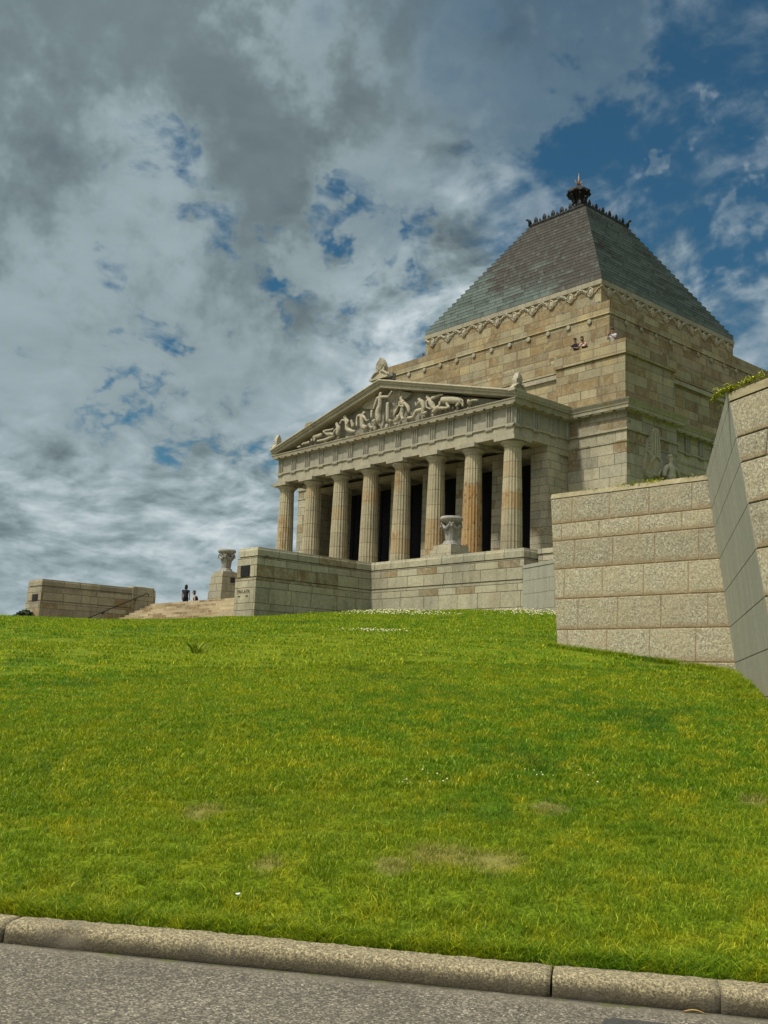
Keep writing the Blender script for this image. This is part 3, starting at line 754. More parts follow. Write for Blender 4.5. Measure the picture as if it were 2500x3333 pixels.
# winged statue on the right-hand buttress
AX = 17.9
st = empty('winged_statue_anchor', U(0, 0, 3)) if False else None
body = skel('winged_statue', [[(18.5, y, z, r*S) for i, (y, z, r) in enumerate(ch)] for ch in ANGEL], M['relief'], shrine, T=U, sub=1, fat=1.5)
body['label'] = 'carved winged female figure with headband on the side of the corner block'
mb = MB(lambda a, b, c: U(AX+b, a, c))
mb.loft([[(y, -.05, z) for y, z in AWING], [(y, .20, z) for y, z in AWING]])
n = len(AWING)
for k in range(9, 17):
    a = Vector(AWING[k]); b = Vector(AWING[(k+1) % n])
    for j in range(4):
        p = a.lerp(b, j/4); q = p+(Vector((-14.9, 15.7 if p.y < 16.6 else p.y+.2))-p)*.36
        mb.tube([(p.x, .20, p.y), (q.x, .24, q.y)], [.07, .05], 5)
mb.tube([(y, .22, z) for y, z in AWINGIN+AWINGIN[:1]], .08, 6)
for dx in (-.5, -.25, 0.):
    mb.tube([(-14.45+dx, .22, 16.3), (-14.5+dx, .25, 17.2), (-14.55+dx*.8, .2, 18.1)], [.08, .07, .05], 6)
mb.build('stone_wing', M['relief'], body)
mb = MB(lambda a, b, c: U(AX+b, a, c))
W2 = [(-12.6+(-12.6-y)*.85-.6, z) for y, z in AWING]
mb.ico((-13.68, .56, 16.48), .2, 2, (1, 1, .75)); mb.ico((-13.72, .5, 16.3), .17, 1)
mb.build('hair', M['relief'], body, smooth=True)
# ------------------------------------------------------------------ terrace, wings, stairs
def banded(mb, poly, top, bot):
    """wall of three zones divided by two shadow grooves"""
    return [ring(poly, 0, bot), ring(poly, 0, 5.38), ring(poly, -.10, 5.40), ring(poly, -.10, 5.45), ring(poly, -.04, 5.46),
            ring(poly, -.04, 6.44), ring(poly, -.14, 6.46), ring(poly, -.14, 6.50), ring(poly, -.06, 6.51), ring(poly, -.06, top-.14), ring(poly, -.08, top-.10), ring(poly, -.10, top)]
TW = [(12.5, -44.38), (14.33, -44.38), (14.33, -36.76), (25.33, -36.76), (25.33, -35.3), (14.0, -35.3), (14.0, -34.4), (12.5, -34.4)]
terr = empty('terrace_wall', U(14.3, -40, 2), 'long stone terrace wall with projecting wing, cut letters and small bronze plaque below the portico', 'terrace wall')
mb = MB(U); mb.loft(banded(mb, TW, 6.95, 1.)); mb.build('wall', M['terrace'], terr)
def plaque(parent, x0, x1, y, z0, z1):
    mb = MB(U); mb.box(x0-.03, x1+.03, y-.02, y+.05, z0-.03, z1+.03); q = mb.build('plaque', M['plaque'], parent)
    mb = MB(U); mb.box(x0, x1, y-.04, y-.021, z0, z1); mb.build('plate', M['bronze'], q)
plaque(terr, 12.95, 13.68, -44.36, 5.50, 6.02)
# inscription
cu = bpy.data.curves.new('inscription', 'FONT'); cu.body = 'MALAYA'; cu.size = .205; cu.extrude = .006; cu.align_x = 'CENTER'; cu.space_character = 1.12
to = bpy.data.objects.new('tmp', cu); COL.objects.link(to); bpy.context.view_layer.update()
me = bpy.data.meshes.new_from_object(to.evaluated_get(bpy.context.evaluated_depsgraph_get())); bpy.data.objects.remove(to)
ins = bpy.data.objects.new('inscription', me); COL.objects.link(ins); me.materials.clear(); me.materials.append(flat_mat('cut_letters', (.13, .11, .075), .9))
ins.parent = terr; ins.rotation_euler = (R_(90), 0, 0); ins.location = Vector(U(13.32, -44.395, 4.63))-Vector(WLOC[terr.name]); ins['label'] = 'cut stone lettering reading MALAYA'
mb = MB(U)
for x in (12.83, 13.52): 
    for q in range(4): mb.box(x+q*.05, x+q*.05+.03, -44.395, -44.37, 4.44, 4.50)
mb.build('small_numerals', flat_mat('cut_marks', (.07, .06, .04), .9), terr)

FW = [(-15.9, -43.4), (-13.42, -43.4), (-13.42, -34.43), (-15.9, -34.43)]
farw = empty('stair_wing_wall', U(-14.6, -39, 1), 'lone stone wing wall beyond the steps with brown stained blocks and a handrail', 'stair wall')
mb = MB(U); mb.loft(banded(mb, FW, 6.95, .5)); mb.build('wall', M['wing'], farw)
pd = [(-15.7, -36.3), (-13.35, -36.3), (-13.35, -34.36), (-15.7, -34.36)]
mb = MB(U); mb.loft([ring(pd, 0, .5), ring(pd, 0, 6.6), ring(pd, -.02, 6.62), ring(pd, -.02, 6.9)]); mb.loft([ring(pd, -.08, 6.9), ring(pd, -.10, 7.06), ring(pd, -.2, 7.1)])
mb.build('end_pier', M['wing'], farw)
plaque(farw, -14.8, -13.98, -43.38, 5.38, 5.86)

def handrail(x, side, wall_x, label):
    r = empty('handrail', U(x, -40, 2.3), label, 'handrail', 'handrails beside the steps')
    mb = MB(U); f = lambda y: 6.52+(y+35.36)*.473
    mb.tube([(x, -44.9, f(-44.9)), (x, -40, f(-40)), (x, -35.5, f(-35.5)), (x, -35.25, f(-35.25)+.03), (x, -35.05, f(-35.3)-.02), (x, -35.1, f(-35.3)-.16)], .027, 8)
    mb.build('rail', M['rail'], r, smooth=True)
    for y in (-43.9, -41.2, -38.6, -36.1):
        mb = MB(U); z = f(y); mb.tube([(x, y, z), (x, y, z-.14), (wall_x, y, z-.16)], .028, 6); mb.ico((wall_x-side*.02, y, z-.16), .07, 1); mb.build('bracket', M['rail'], r)
handrail(-13.15, 1, -13.40, 'dark handrail slanting up the stained wing wall left of the steps')
handrail(12.2, -1, 12.47, 'dark handrail end at the near side of the steps before the urn pedestal')

stairs = MB(U)
n = 26; zA, zB, yA, yB = .62, 5.84, -45.1, -34.43
for i in range(n):
    y0 = yA+(yB-yA)*i/n; y1 = yA+(yB-yA)*(i+1)/n; z1 = zA+(zB-zA)*(i+1)/n
    stairs.box(-13.41, 12.49, y0, y1+(.0), .2, z1, skip='b')
so = stairs.build('entrance_stairs', M['stair']); tag(so, 'broad flight of pale stone steps between the two wing walls', 'steps')
mb = MB(U); mb.box(-24, 12.49, -34.43, -24.2, 4.6, 5.84); mb.box(12.49, 25.33, -34.4, -24.2, 4.6, 5.7, skip='w')
tag(mb.build('terrace_paving', M['paving']), kind='structure')
mb = MB(U)
for i in range(12): mb.box(-11.6, 11.6, -29.6+i*.42, -25.3, 5.84+.245*i+(.002), 5.84+.245*(i+1))
tag(mb.build('portico_steps', M['stair']), 'upper steps climbing from the terrace to the columns behind the terrace wall', 'steps')
mb = MB(U); mb.box(12.49+.01, 25.3, -35.3, -24.2, 5.7, 6.3)
mb.box(25.34, 34, -35.72, -34.6, 2, 6.72); mb.box(25.34, 34, -35.78, -34.5, 6.74, 6.98)
tag(mb.build('plinth_wall', M['terrace']), 'low stone wall with capstones running behind the terrace wall corner', 'low wall')
mb = MB(U); mb.box(-30, 12.5, -80, -45.1, .1, .62); tag(mb.build('forecourt', M['paving']), kind='structure')

# urns on stepped pedestals
def pedestal(sx, label):
    r = empty('urn_pedestal', U(-12.72 if sx < 0 else 12.4, -28.6, 5.84), label, 'pedestal', 'stepped pedestals under the urns')
    cx, cy = (-12.72 if sx < 0 else 12.4), -28.6
    mb = MB(U)
    for k, (h, a, b) in enumerate([(0.95, 5.84, 7.2), (.90, 7.2, 8.0), (.98 if sx > 0 else .84, 8.0, 8.42), (.82, 8.42, 8.66), (.70, 8.66, 8.86 if sx < 0 else 9.0)]):
        if sx > 0: h *= 1.12
        mb.loft([ring([(cx-h, cy-h), (cx+h, cy-h), (cx+h, cy+h), (cx-h, cy+h)], 0, a), ring([(cx-h, cy-h), (cx+h, cy-h), (cx+h, cy+h), (cx-h, cy+h)], -.01, b)])
    mb.build('block', M['pier'], r)
    if sx < 0:
        mb = MB(U); mb.box(cx+.9, cx+.95, cy-.1, cy+.28, 7.98, 8.38); mb.build('plaque', M['plaque'], r)
    return 8.86 if sx < 0 else 9.0
za = pedestal(-1, 'stepped pedestal left of the terrace wall, small plaque on its side')
zb = pedestal(1, 'stepped pedestal standing before the stained column at the right')
def urn(loc, label):
    r = empty('stone_urn', loc, label, 'urn', 'grey fluted stone urns on pedestals')
    k = S*.92
    T = lambda x, y, z: (loc[0]+x*k*.80, loc[1]+y*k*.80, loc[2]+z*k)
    mb = MB(T)   # square flared foot
    for_ = lambda h, z: [(-h, -h, z), (h, -h, z), (h, h, z), (-h, h, z)]
    o8 = lambda h, z, c=.3: [(-h+c*h, -h, z), (h-c*h, -h, z), (h, -h+c*h, z), (h, h-c*h, z), (h-c*h, h, z), (-h+c*h, h, z), (-h, h-c*h, z), (-h, -h+c*h, z)]
    mb.loft([o8(.80, 0, .35), o8(.78, .06, .35), o8(.62, .12, .4), o8(.56, .26, .45), o8(.50, .32, .5)])
    mb.build('foot', M['urn'], r)
    mb = MB(T); N = 48; rg = []
    for z, h in ((.30, .43), (.34, .45), (.8, .50), (1.22, .57), (1.28, .60), (1.34, .60)):
        ring_ = []
        for i in range(N):
            a = 2*math.pi*(i+.5)/N; sqf = 1/max(abs(math.cos(a)), abs(math.sin(a))); sqf = 1+(min(sqf, 1.18)-1)*.75
            fl = 1-.05*abs(math.sin(a*6)) if .3 < z < 1.25 else 1
            ring_.append((h*sqf*fl*math.cos(a), h*sqf*fl*math.sin(a), z))
        rg.append(ring_)
    mb.loft(rg); mb.build('body', M['urn'], r)
    mb = MB(T); mb.lathe([(.5, 1.30), (.52, 1.5), (.70, 1.60), (.92, 1.70), (.99, 1.80), (.97, 1.90), (.92, 1.92), (.90, 1.97), (.80, 1.98), (.7, 1.9), (.0, 1.86)], n=40); mb.build('bowl', M['urn'], r, smooth=True)
    for q in range(4):
        a = q*math.pi/2+math.pi/4; c, s = math.cos(a), math.sin(a)
        mb = MB(T); mb.ico((c*.80, s*.80, 1.34), .15, 2, (1, 1, 1.05)); mb.ico((c*.91, s*.91, 1.28), .08, 1)
        for w in (-1, 1):
            mb.tube([(c*.84-s*w*.1, s*.84+c*w*.1, 1.40), (c*.80-s*w*.13, s*.80+c*w*.13, 1.52), (c*.78-s*w*.20, s*.78+c*w*.20, 1.44)], [.06, .06, .04], 6)
        mb.build('ram_head', M['urn'], r, smooth=True)
    for q in range(4):
        a0 = q*math.pi/2+math.pi/4; mb = MB(T); P = []
        for i in range(13):
            f = i/12.; a = a0+f*math.pi/2; rr = .76-.10*math.sin(f*math.pi)
            P.append((rr*math.cos(a), rr*math.sin(a), 1.50-.16*math.sin(f*math.pi)+.1*math.cos(f*math.pi*2)-.1))
        mb.tube(P, [.055+.03*math.sin(math.pi*i/12) for i in range(13)], 7); mb.build('garland', M['urn'], r, smooth=True)
    return r
urn(U(-12.72, -28.6, za), 'pale stone urn silhouetted against the sky above the far left pedestal')
urn(U(12.4, -28.6, zb), 'pale stone urn in front of the stained columns on the right')

# ------------------------------------------------------------------ modern granite walls
def plane_wall_geom(P0, d, n, ztop):
    return Vector(P0), Vector(d), Vector(n)
e = EYE
def blocks(parent, mat, O, q, n, rows, sL, sR, gap=.014, proud=.018):
    """one mesh of dressed blocks on the plane through O spanned by q (horizontal) and the batter direction"""
    up = n.cross(q); up = up if up.z > 0 else -up
    def P(s, z, dd=0):
        t = (z-O.z-(q.z*s))/up.z; return tuple(O+q*s+up*t+n*dd)
    mb = MB(); uvb = []
    bid = 0
    for (z0, z1, joints) in rows:
        lims = lambda z: (sL(z), sR(z))
        js = [None]+list(joints)+[None]
        for a, b in zip(js[:-1], js[1:]):
            A0 = lims(z0)[0] if a is None else a; A1 = lims(z1)[0] if a is None else a+.02
            B0 = lims(z0)[1] if b is None else b; B1 = lims(z1)[1] if b is None else b+.02
            g = gap/2; bid += 1
            sg = 1 if B0 > A0 else -1
            outer = [(A0+sg*g, z0+g), (B0-sg*g, z0+g), (B1-sg*g, z1-g), (A1+sg*g, z1-g)]
            inn = [(A0+sg*.016, z0+.016), (B0-sg*.016, z0+.016), (B1-sg*.016, z1-.016), (A1+sg*.016, z1-.016)]
            # subdivided rough front
            NU = max(2, int(abs(B0-A0)/.07)); NV = max(2, int((z1-z0)/.07)); base = len(mb.v)
            for j in range(NV+1):
                for i in range(NU+1):
                    fu, fv = i/NU, j/NV
                    s0 = inn[0][0]*(1-fu)+inn[1][0]*fu; s1 = inn[3][0]*(1-fu)+inn[2][0]*fu
                    s = s0*(1-fv)+s1*fv; z = inn[0][1]*(1-fv)+inn[3][1]*fv
                    edge = min(fu*NU, (1-fu)*NU, fv*NV, (1-fv)*NV)
                    h = 0 if edge < .5 else (random.uniform(.2, 1.)*(.5 if edge < 1.5 else 1.))
                    mb.v.append(P(s, z, proud*.55+proud*.45*h if mat == 'granite' else proud*.55))
            W = NU+1
            for j in range(NV):
                for i in range(NU): mb.f.append([base+j*W+i, base+j*W+i+1, base+(j+1)*W+i+1, base+(j+1)*W+i]); uvb.append([(bid, i_) for i_ in (j/NV, j/NV, (j+1)/NV, (j+1)/NV)])
            o = len(mb.v)
            for s, z in outer: mb.v.append(P(s, z, 0))
            c = [base, base+NU, base+NV*W+NU, base+NV*W]
            edges = [[base+i for i in range(NU+1)], [base+NU+W*j for j in range(NV+1)], [base+NV*W+i for i in range(NU, -1, -1)], [base+W*j for j in range(NV, -1, -1)]]
            for k in range(4):
                E_ = edges[k]; mb.f.append([o+k, o+(k+1) % 4]+E_[::-1]); uvb.append([(bid, .5)]*(2+len(E_)))
    ob = mb.build('granite_blocks', M[mat], parent)
    me = ob.data
    lay = me.uv_layers.new(name='block')
    return ob, uvb, P
def block_uv(ob):
    """give every face its block id and height inside the block (for the stain along the lower edge)"""
    pass
A_ = Vector((-8.88, 15.65, .5+e)); q1 = Vector((-.99816, -.06068, 0)); n1 = Vector((.06045, -.99436, .08716))
zz = [3.80+e, 3.285+e, 2.945+e, 2.395+e, 1.82+e, 1.235+e, .655+e, .1+e]
rows = [(zz[1], zz[0], (3.38, 2.55, 1.72, .88)), (zz[2], zz[1], (3.59, 2.75, 1.91, 1.06)), (zz[3], zz[2], (3.27, 2.43, 1.57, .72)), (zz[4], zz[3], (3.46, 2.62, 1.77, .90)),
        (zz[5], zz[4], (3.11, 2.27, 1.40, .52)), (zz[6], zz[5], (3.32, 2.47, 1.60, .73)), (zz[7], zz[6], (2.95, 2.08, 1.21, .33))]
gw = empty('granite_wall', (-10.6, 15.8, 1.7), 'rough grey granite block wall with brown joints and plants along its top', 'granite wall')
sL = lambda z: 3.55+(z-e-.93)*.125; sR = lambda z: .0+(z-e-.5)*.18
ob1, uvb1, P1 = blocks(gw, 'granite', A_, q1, n1, rows, sL, sR)
def write_block_uv(ob, uvb):
    me = ob.data; lay = me.uv_layers['block']
    # faces kept their order through the bmesh round trip
    for p, uvs in zip(me.polygons, uvb):
        zs = [me.vertices[v].co.z for v in p.vertices]
        for li, uv in zip(p.loop_indices, uvs): lay.data[li].uv = uv
def write_block_uv2(ob, rows):
    me = ob.data; lay = me.uv_layers['block']; oz = WLOC[ob.name][2]
    R0 = sorted([(r[0], r[1]) for r in rows])
    for p in me.polygons:
        zc = p.center.z+oz; k = 0
        for i, (a, b) in enumerate(R0):
            if a-.02 <= zc <= b+.02: k = i; break
        a, b = R0[k]
        for li in p.loop_indices:
            z = me.vertices[me.loops[li].vertex_index].co.z+oz; lay.data[li].uv = (k, max(0, min(1, (z-a)/(b-a)*(b-a)/.55)))
write_block_uv2(ob1, rows)
# core behind the blocks, thick
mb = MB(); th = 1.1
zt, zb_ = zz[0]-.003, zz[7]-.6
f = [P1(sL(zb_), zb_), P1(sR(zb_)-.3, zb_), P1(sR(zt)-.05, zt), P1(sL(zt), zt)]
g = [tuple(Vector(p)-n1*th*Vector((1, 1, 0)).length*.7) for p in f]
g = [(p[0], p[1]+th, p[2]) for p in f]
mb.loft([f, g]); mb.build('wall_core', M['joint'], gw)
mb = MB(); z0c, z1c = zz[0]+.006, zz[0]+.115
f = [P1(sL(z0c), z0c, .015), P1(sR(z0c)-.02, z0c, .015), P1(sR(z1c)-.02, z1c, -.04), P1(sL(z1c), z1c, -.04)]
g = [(p[0], p[1]+1.1, p[2]) for p in f]; mb.loft([f, g]); mb.build('coping', M['cap'], gw)

# corner wall: sawn return face and rock-faced front
T_ = Vector((-6.751, 11.838, 3.96+e)); At = Vector((-9.52, 15.92, 3.96+e)); nr = Vector((.8227, .558, .1086)).normalized()
if nr.dot(Vector((0, 0, EYE))-T_) < 0: nr = -nr
cw = empty('granite_corner_wall', (-6.8, 12.4, 1.0), 'leaning granite corner wall with smooth sawn side and rough front at the right edge', 'granite wall')
qr = Vector((At.x-T_.x, At.y-T_.y, 0)).normalized()
ee = (Vector((-5.80, 11.14, .2+e))-T_).normalized()
def edge_at(z): return T_+ee*((z-T_.z)/ee.z)
zr2 = [3.96+e+.0]+[z for z in zz[:7]]+[.1+e, -.45+e]
zr2[1] = 3.80+e
rows_r = []
for a, b in zip(zr2[:-1], zr2[1:]): rows_r.append((b, a))
upr = nr.cross(qr); upr = upr if upr.z > 0 else -upr
def PR(s, z, dd=0):
    t_ = (z-T_.z)/upr.z; return tuple(T_+qr*s+upr*t_+nr*dd)
mb = MB()
for z0, z1 in rows_r:
    g = .006
    if z1-z0 < .2: g = .003
    s0 = (edge_at(z0+g)-Vector(PR(0, z0+g))).dot(qr); s1 = (edge_at(z1-g)-Vector(PR(0, z1-g))).dot(qr)
    L = 5.6
    a = [PR(s0, z0+g, .012), PR(L, z0+g, .012), PR(L, z1-g, .012), PR(s1, z1-g, .012)]
    b = [PR(s0, z0+g, -.05), PR(L, z0+g, -.05), PR(L, z1-g, -.05), PR(s1, z1-g, -.05)]
    mb.loft([a, b])
ob = mb.build('sawn_side', M['sawn'], cw)
qf = Vector((.929, -.371, 0)).normalized()
nf = qf.cross(ee); nf = nf if nf.y < 0 else -nf; nf.normalize()
upf = nf.cross(qf); upf = upf if upf.z > 0 else -upf
rows_f = []
jts = [(2.0,), (.72, 1.6, 2.5), (.36, 1.22, 2.1), (.8, 1.7, 2.6), (.5, 1.3, 2.2), (.9, 1.8, 2.7), (.4, 1.3, 2.2), (.8, 1.7), (.4, 1.3)]
sE = lambda z: (edge_at(z)-(T_+upf*((z-T_.z)/upf.z))).dot(qf)
for k, (z0, z1) in enumerate(rows_r[1:]): e0_ = sE((z0+z1)/2); st_ = (.86, .50, .92, .55, .88, .48, .9, .6, .8)[k]; rows_f.append((z0, z1, [e0_+st_+.86*i for i in range(5) if e0_+st_+.86*i < 4.0]))
ob2, _, P2 = blocks(cw, 'granite', T_, qf, nf, rows_f, lambda z: sE(z), lambda z: 4.2)
write_block_uv2(ob2, rows_f)
mb = MB(); zt, zb_ = 3.80+e, -.45+e
F = [tuple(edge_at(zb_)-nf*.0-nr*.02), P2(4.2, zb_, -.005), P2(4.2, zt, -.005), tuple(edge_at(zt)-nr*.02)]
B = [PR(5.6, zb_, -.05), tuple(Vector(PR(5.6, zb_, -.05))+Vector((6, 0, 0))), tuple(Vector(PR(5.6, zt, -.05))+Vector((6, 0, 0))), PR(5.6, zt, -.05)]
mb.loft([F, B]); mb.build('wall_core', M['joint'], cw)
z0c, z1c = 3.806+e, 3.93+e
F = [tuple(edge_at(z0c)+nf*.02), P2(4.2, z0c, .02), P2(4.2, z1c, -.02), tuple(edge_at(z1c))]
B = [PR(5.6, z0c, -.055), tuple(Vector(PR(5.6, z0c, -.055))+Vector((6, 0, 0))), tuple(Vector(PR(5.6, z1c, -.055))+Vector((6, 0, 0))), PR(5.6, z1c, -.055)]
mb = MB(); mb.loft([F, B]); mb.build('coping', M['cap'], cw)

# smooth granite wall between the terrace corner and the rough wall
ow = empty('smooth_granite_wall', (-22, 28.5, 3.5), 'smooth pale granite wall sloping off from the terrace corner behind the rough wall', 'granite wall')
O0 = Vector((-25.68, 29.93, 0)); q0 = Vector((.945, -.327, 0)).normalized(); n0 = Vector((-.327, -.945, 0)).normalized()
mb = MB()
zs = [2.6+e, 3.15+e, 3.75+e, 4.25+e, 4.72+e, 4.86+e]
for i in range(5):
    z0, z1 = zs[i], zs[i+1]; x = -.0 ; k = 0
    if i == 4: lims = [0, 9.5]
    else:
        lims = [0, .75+.35*(i % 2)]
        while lims[-1] < 9: lims.append(lims[-1]+1.15)
    for a, b in zip(lims[:-1], lims[1:]):
        p = [O0+q0*(a+.006), O0+q0*(b-.006)]; dd = n0*(.05 if i == 4 else .03)
        f = [tuple(p[0]+dd+Vector((0, 0, z0+.006))), tuple(p[1]+dd+Vector((0, 0, z0+.006))), tuple(p[1]+dd+Vector((0, 0, z1-.006))), tuple(p[0]+dd+Vector((0, 0, z1-.006)))]
        g = [tuple(Vector(v)-n0*.3) for v in f]; mb.loft([f, g])
mb.build('granite_blocks', M['sawn'], ow)
mb = MB(); f = [(*(O0)[:2], 2.2+e), (*(O0+q0*9.5)[:2], 2.2+e), (*(O0+q0*9.5)[:2], 4.85+e), (*(O0)[:2], 4.85+e)]; g = [tuple(Vector(v)-n0*.5) for v in f]; mb.loft([f, g]); mb.build('wall_core', M['joint'], ow)
# ------------------------------------------------------------------ lawn, kerb, road
UA = np.array([.8137, .5812]); UB = np.array([-.5812, .8137])
def ab(a, b): return a*UA[0]+b*UB[0], a*UA[1]+b*UB[1]
def ground_z(x, y):
    x = np.asarray(x, float); y = np.asarray(y, float); b = x*UB[0]+y*UB[1]
    z = lawn_z(x, y)
    z = np.clip(z, .05, 4.95)
    t = np.clip((b-6.15)/.9, 0, 1); t = t*t*(3-2*t)
    z = np.where(b < 6.12, .05, np.minimum(.05+(b-6.12)*.8, .12))*(1-t)+z*t
    z = z+.025*np.sin(x*.9+np.sin(y*.7)*1.3)*np.sin(y*1.1+x*.4)*t
    return z
def grid_mesh(name, av, bv, mat, zf):
    A, B = np.meshgrid(av, bv); X, Y = ab(A.ravel(), B.ravel()); Z = zf(X, Y)
    n, m = len(av), len(bv)
    f = [(j*n+i, j*n+i+1, (j+1)*n+i+1, (j+1)*n+i) for j in range(m-1) for i in range(n-1)]
    me = bpy.data.meshes.new(name); me.from_pydata(np.c_[X, Y, Z].tolist(), [], f); me.materials.append(mat)
    for p in me.polygons: p.use_smooth = True
    o = bpy.data.objects.new(name, me); COL.objects.link(o); return o
def grass_colour(t, pos, rnd=None):
    n1 = t.noise(t.v('MULTIPLY', pos, (1, 1, 0)), .55, 4, .6, .4)
    n2 = t.noise(t.v('MULTIPLY', pos, (1, 1, 0)), 2.6, 5, .65)
    n3 = t.noise(t.v('MULTIPLY', pos, (1, 1, 0)), .16, 3, .5)
    c = t.mix(t.mr(n1, .35, .65), (.095, .200, .008), (.155, .250, .009))
    c = t.mix(t.mr(n2, .42, .68, 0., .85), c, (.30, .31, .010))
    c = t.mix(t.mr(n3, .40, .6, 0., .5), c, (.23, .28, .010))
    c = t.mix(t.mr(n1, .30, .42, .6, 0.), c, (.050, .125, .012))
    # worn dry spots
    d = None
    for (x, y, r) in [(-5.24, 5.30, .34), (-4.95, 5.5, .3), (-5.35, 4.97, .2), (-5.9, 4.35, .16), (-5.4, 6.6, .2), (-4.3, 7.9, .12), (-7.2, 4.6, .25)]:
        q = t.v('SUBTRACT', t.v('MULTIPLY', pos, (1, 1, 0)), (x, y, 0)); ln = t.v('LENGTH', q, out=1)
        w = t.mr(t.m('ADD', ln, t.m('MULTIPLY', t.m('SUBTRACT', n2, .5), .5)), r*.35, r, 1., 0.)
        d = w if d is None else t.m('MAXIMUM', d, w)
    return c, d, n2
def mat_lawn():
    m, t, b, o = new_mat('turf'); pos = t.n('ShaderNodeNewGeometry').outputs['Position']
    c, d, n2 = grass_colour(t, pos)
    fine = t.noise(t.v('MULTIPLY', pos, (1, 1, 2.)), 38., 5, .75); f = t.mr(fine, .3, .7, .22, 1.05)
    mid = t.mr(t.noise(pos, 9., 4, .7), .3, .7, .8, 1.15); f = t.m('MULTIPLY', f, mid)
    c = t.mix(1., c, t.comb(f, f, f), 'MULTIPLY')
    c = t.mix(t.m('MULTIPLY', d, .6), c, (.26, .22, .08))
    bb = t.v('DOT_PRODUCT', pos, (float(UB[0]), float(UB[1]), 0), out=1)
    c = t.mix(t.mr(bb, 6.16, 6.24, 1., 0.), c, (.022, .017, .010))
    t.set(b.inputs['Base Color'], c); b.inputs['Roughness'].default_value = .9; b.inputs['Specular IOR Level'].default_value = .1
    t.set(b.inputs['Normal'], t.bump(fine, .8, .03)); return m
av = np.unique(np.concatenate([np.arange(-80, -14, 1.), np.arange(-14, 12, .25), np.arange(12, 60, 1.5)]))
bv = np.unique(np.round(np.concatenate([np.arange(6.055, 8, .05), np.arange(8, 20, .25), np.arange(20, 80, .6)]), 3))
lawn = grid_mesh('lawn', av, bv, mat_lawn(), ground_z); tag(lawn, kind='structure')
mb = MB(); mb.box(-700, 700, -700, 900, -.6, -.06); g = mb.build('ground', flat_mat('distant_ground', (.10, .095, .075), .95, 0, .3, .05)); tag(g, kind='structure')
def mat_road():
    m, t, b, o = new_mat('asphalt'); pos = t.n('ShaderNodeNewGeometry').outputs['Position']
    v = t.vor(pos, 100., out=1); s = t.sep(v)
    c = t.ramp(s[0], [(0., (.035, .033, .028)), (.4, (.075, .072, .062)), (.75, (.115, .11, .095)), (.93, (.20, .19, .165)), (1., (.36, .345, .31))])
    v2 = t.sep(t.vor(pos, 60., out=1)); c = t.mix(t.m('MULTIPLY', t.m('GREATER_THAN', v2[1], .86), .6), c, (.22, .21, .18))
    n = t.noise(pos, 1.4, 5, .6); f = t.mr(n, .3, .7, .82, 1.12); c = t.mix(1., c, t.comb(f, f, f), 'MULTIPLY')
    c = t.mix(1., c, (1.08, 1., .86), 'MULTIPLY')
    bb = t.v('DOT_PRODUCT', pos, (float(UB[0]), float(UB[1]), 0), out=1)
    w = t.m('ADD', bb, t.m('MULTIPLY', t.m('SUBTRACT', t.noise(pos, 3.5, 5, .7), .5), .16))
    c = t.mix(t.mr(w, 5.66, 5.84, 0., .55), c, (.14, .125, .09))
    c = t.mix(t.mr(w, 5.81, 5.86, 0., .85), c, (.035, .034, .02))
    moss = t.noise(pos, 6., 4, .7); c = t.mix(t.m('MULTIPLY', t.mr(w, 5.80, 5.85), t.mr(moss, .52, .62)), c, (.07, .085, .012))
    t.set(b.inputs['Base Color'], c); b.inputs['Roughness'].default_value = .85
    t.set(b.inputs['Normal'], t.bump(t.m('ADD', s[0], t.noise(pos, 200., 3, .7)), .6, .004)); return m
road = grid_mesh('road', np.linspace(-80, 60, 41), np.linspace(-9, 5.96, 31), mat_road(), lambda x, y: 0*x); tag(road, kind='structure')
def mat_kerb():
    m, t, b, o = new_mat('kerb_concrete'); pos = t.n('ShaderNodeNewGeometry').outputs['Position']
    v = t.sep(t.vor(t.v('ADD', pos, t.v('SCALE', t.noise(pos, 60., 2, out=1), .01)), 130., out=1))
    n = t.noise(pos, 62., 5, .75)
    c = t.ramp(v[0], [(0., (.07, .06, .045)), (.4, (.17, .15, .11)), (.7, (.30, .265, .18)), (1., (.58, .52, .37))])
    c = t.mix(.5, c, t.ramp(n, [(.34, (.06, .052, .04)), (.5, (.23, .20, .14)), (.60, (.72, .64, .43))]))
    z = t.sep(pos)[2]; zz_ = t.m('ADD', z, t.m('MULTIPLY', t.m('SUBTRACT', t.noise(pos, 7., 4, .7), .5), .07))
    c = t.mix(t.mr(zz_, .035, .10, .85, 0.), c, (.06, .05, .034)); c = t.mix(1., c, (.92, .88, .74), 'MULTIPLY')
    c = t.mix(t.mr(t.noise(pos, 2.2, 4, .6), .52, .7, 0., .55), c, (.11, .095, .07))
    t.set(b.inputs['Base Color'], c); b.inputs['Roughness'].default_value = .9
    t.set(b.inputs['Normal'], t.bump(t.m('ADD', t.m('MULTIPLY', v[0], .6), n), .9, .012)); return m
MK = mat_kerb()
prof = [(5.865, -.03), (5.862, .03), (5.864, .078), (5.874, .103), (5.897, .116), (5.95, .121), (6.04, .124), (6.052, .117), (6.055, -.05)]
mb = MB(); js = [-30.0, -26.4, -22.8, -19.2, -16.4, -13.2, -10., -6.8, -3.56, -.351, .50, 2.9, 6.1, 9.3, 12.5, 15.7, 18.9, 22]
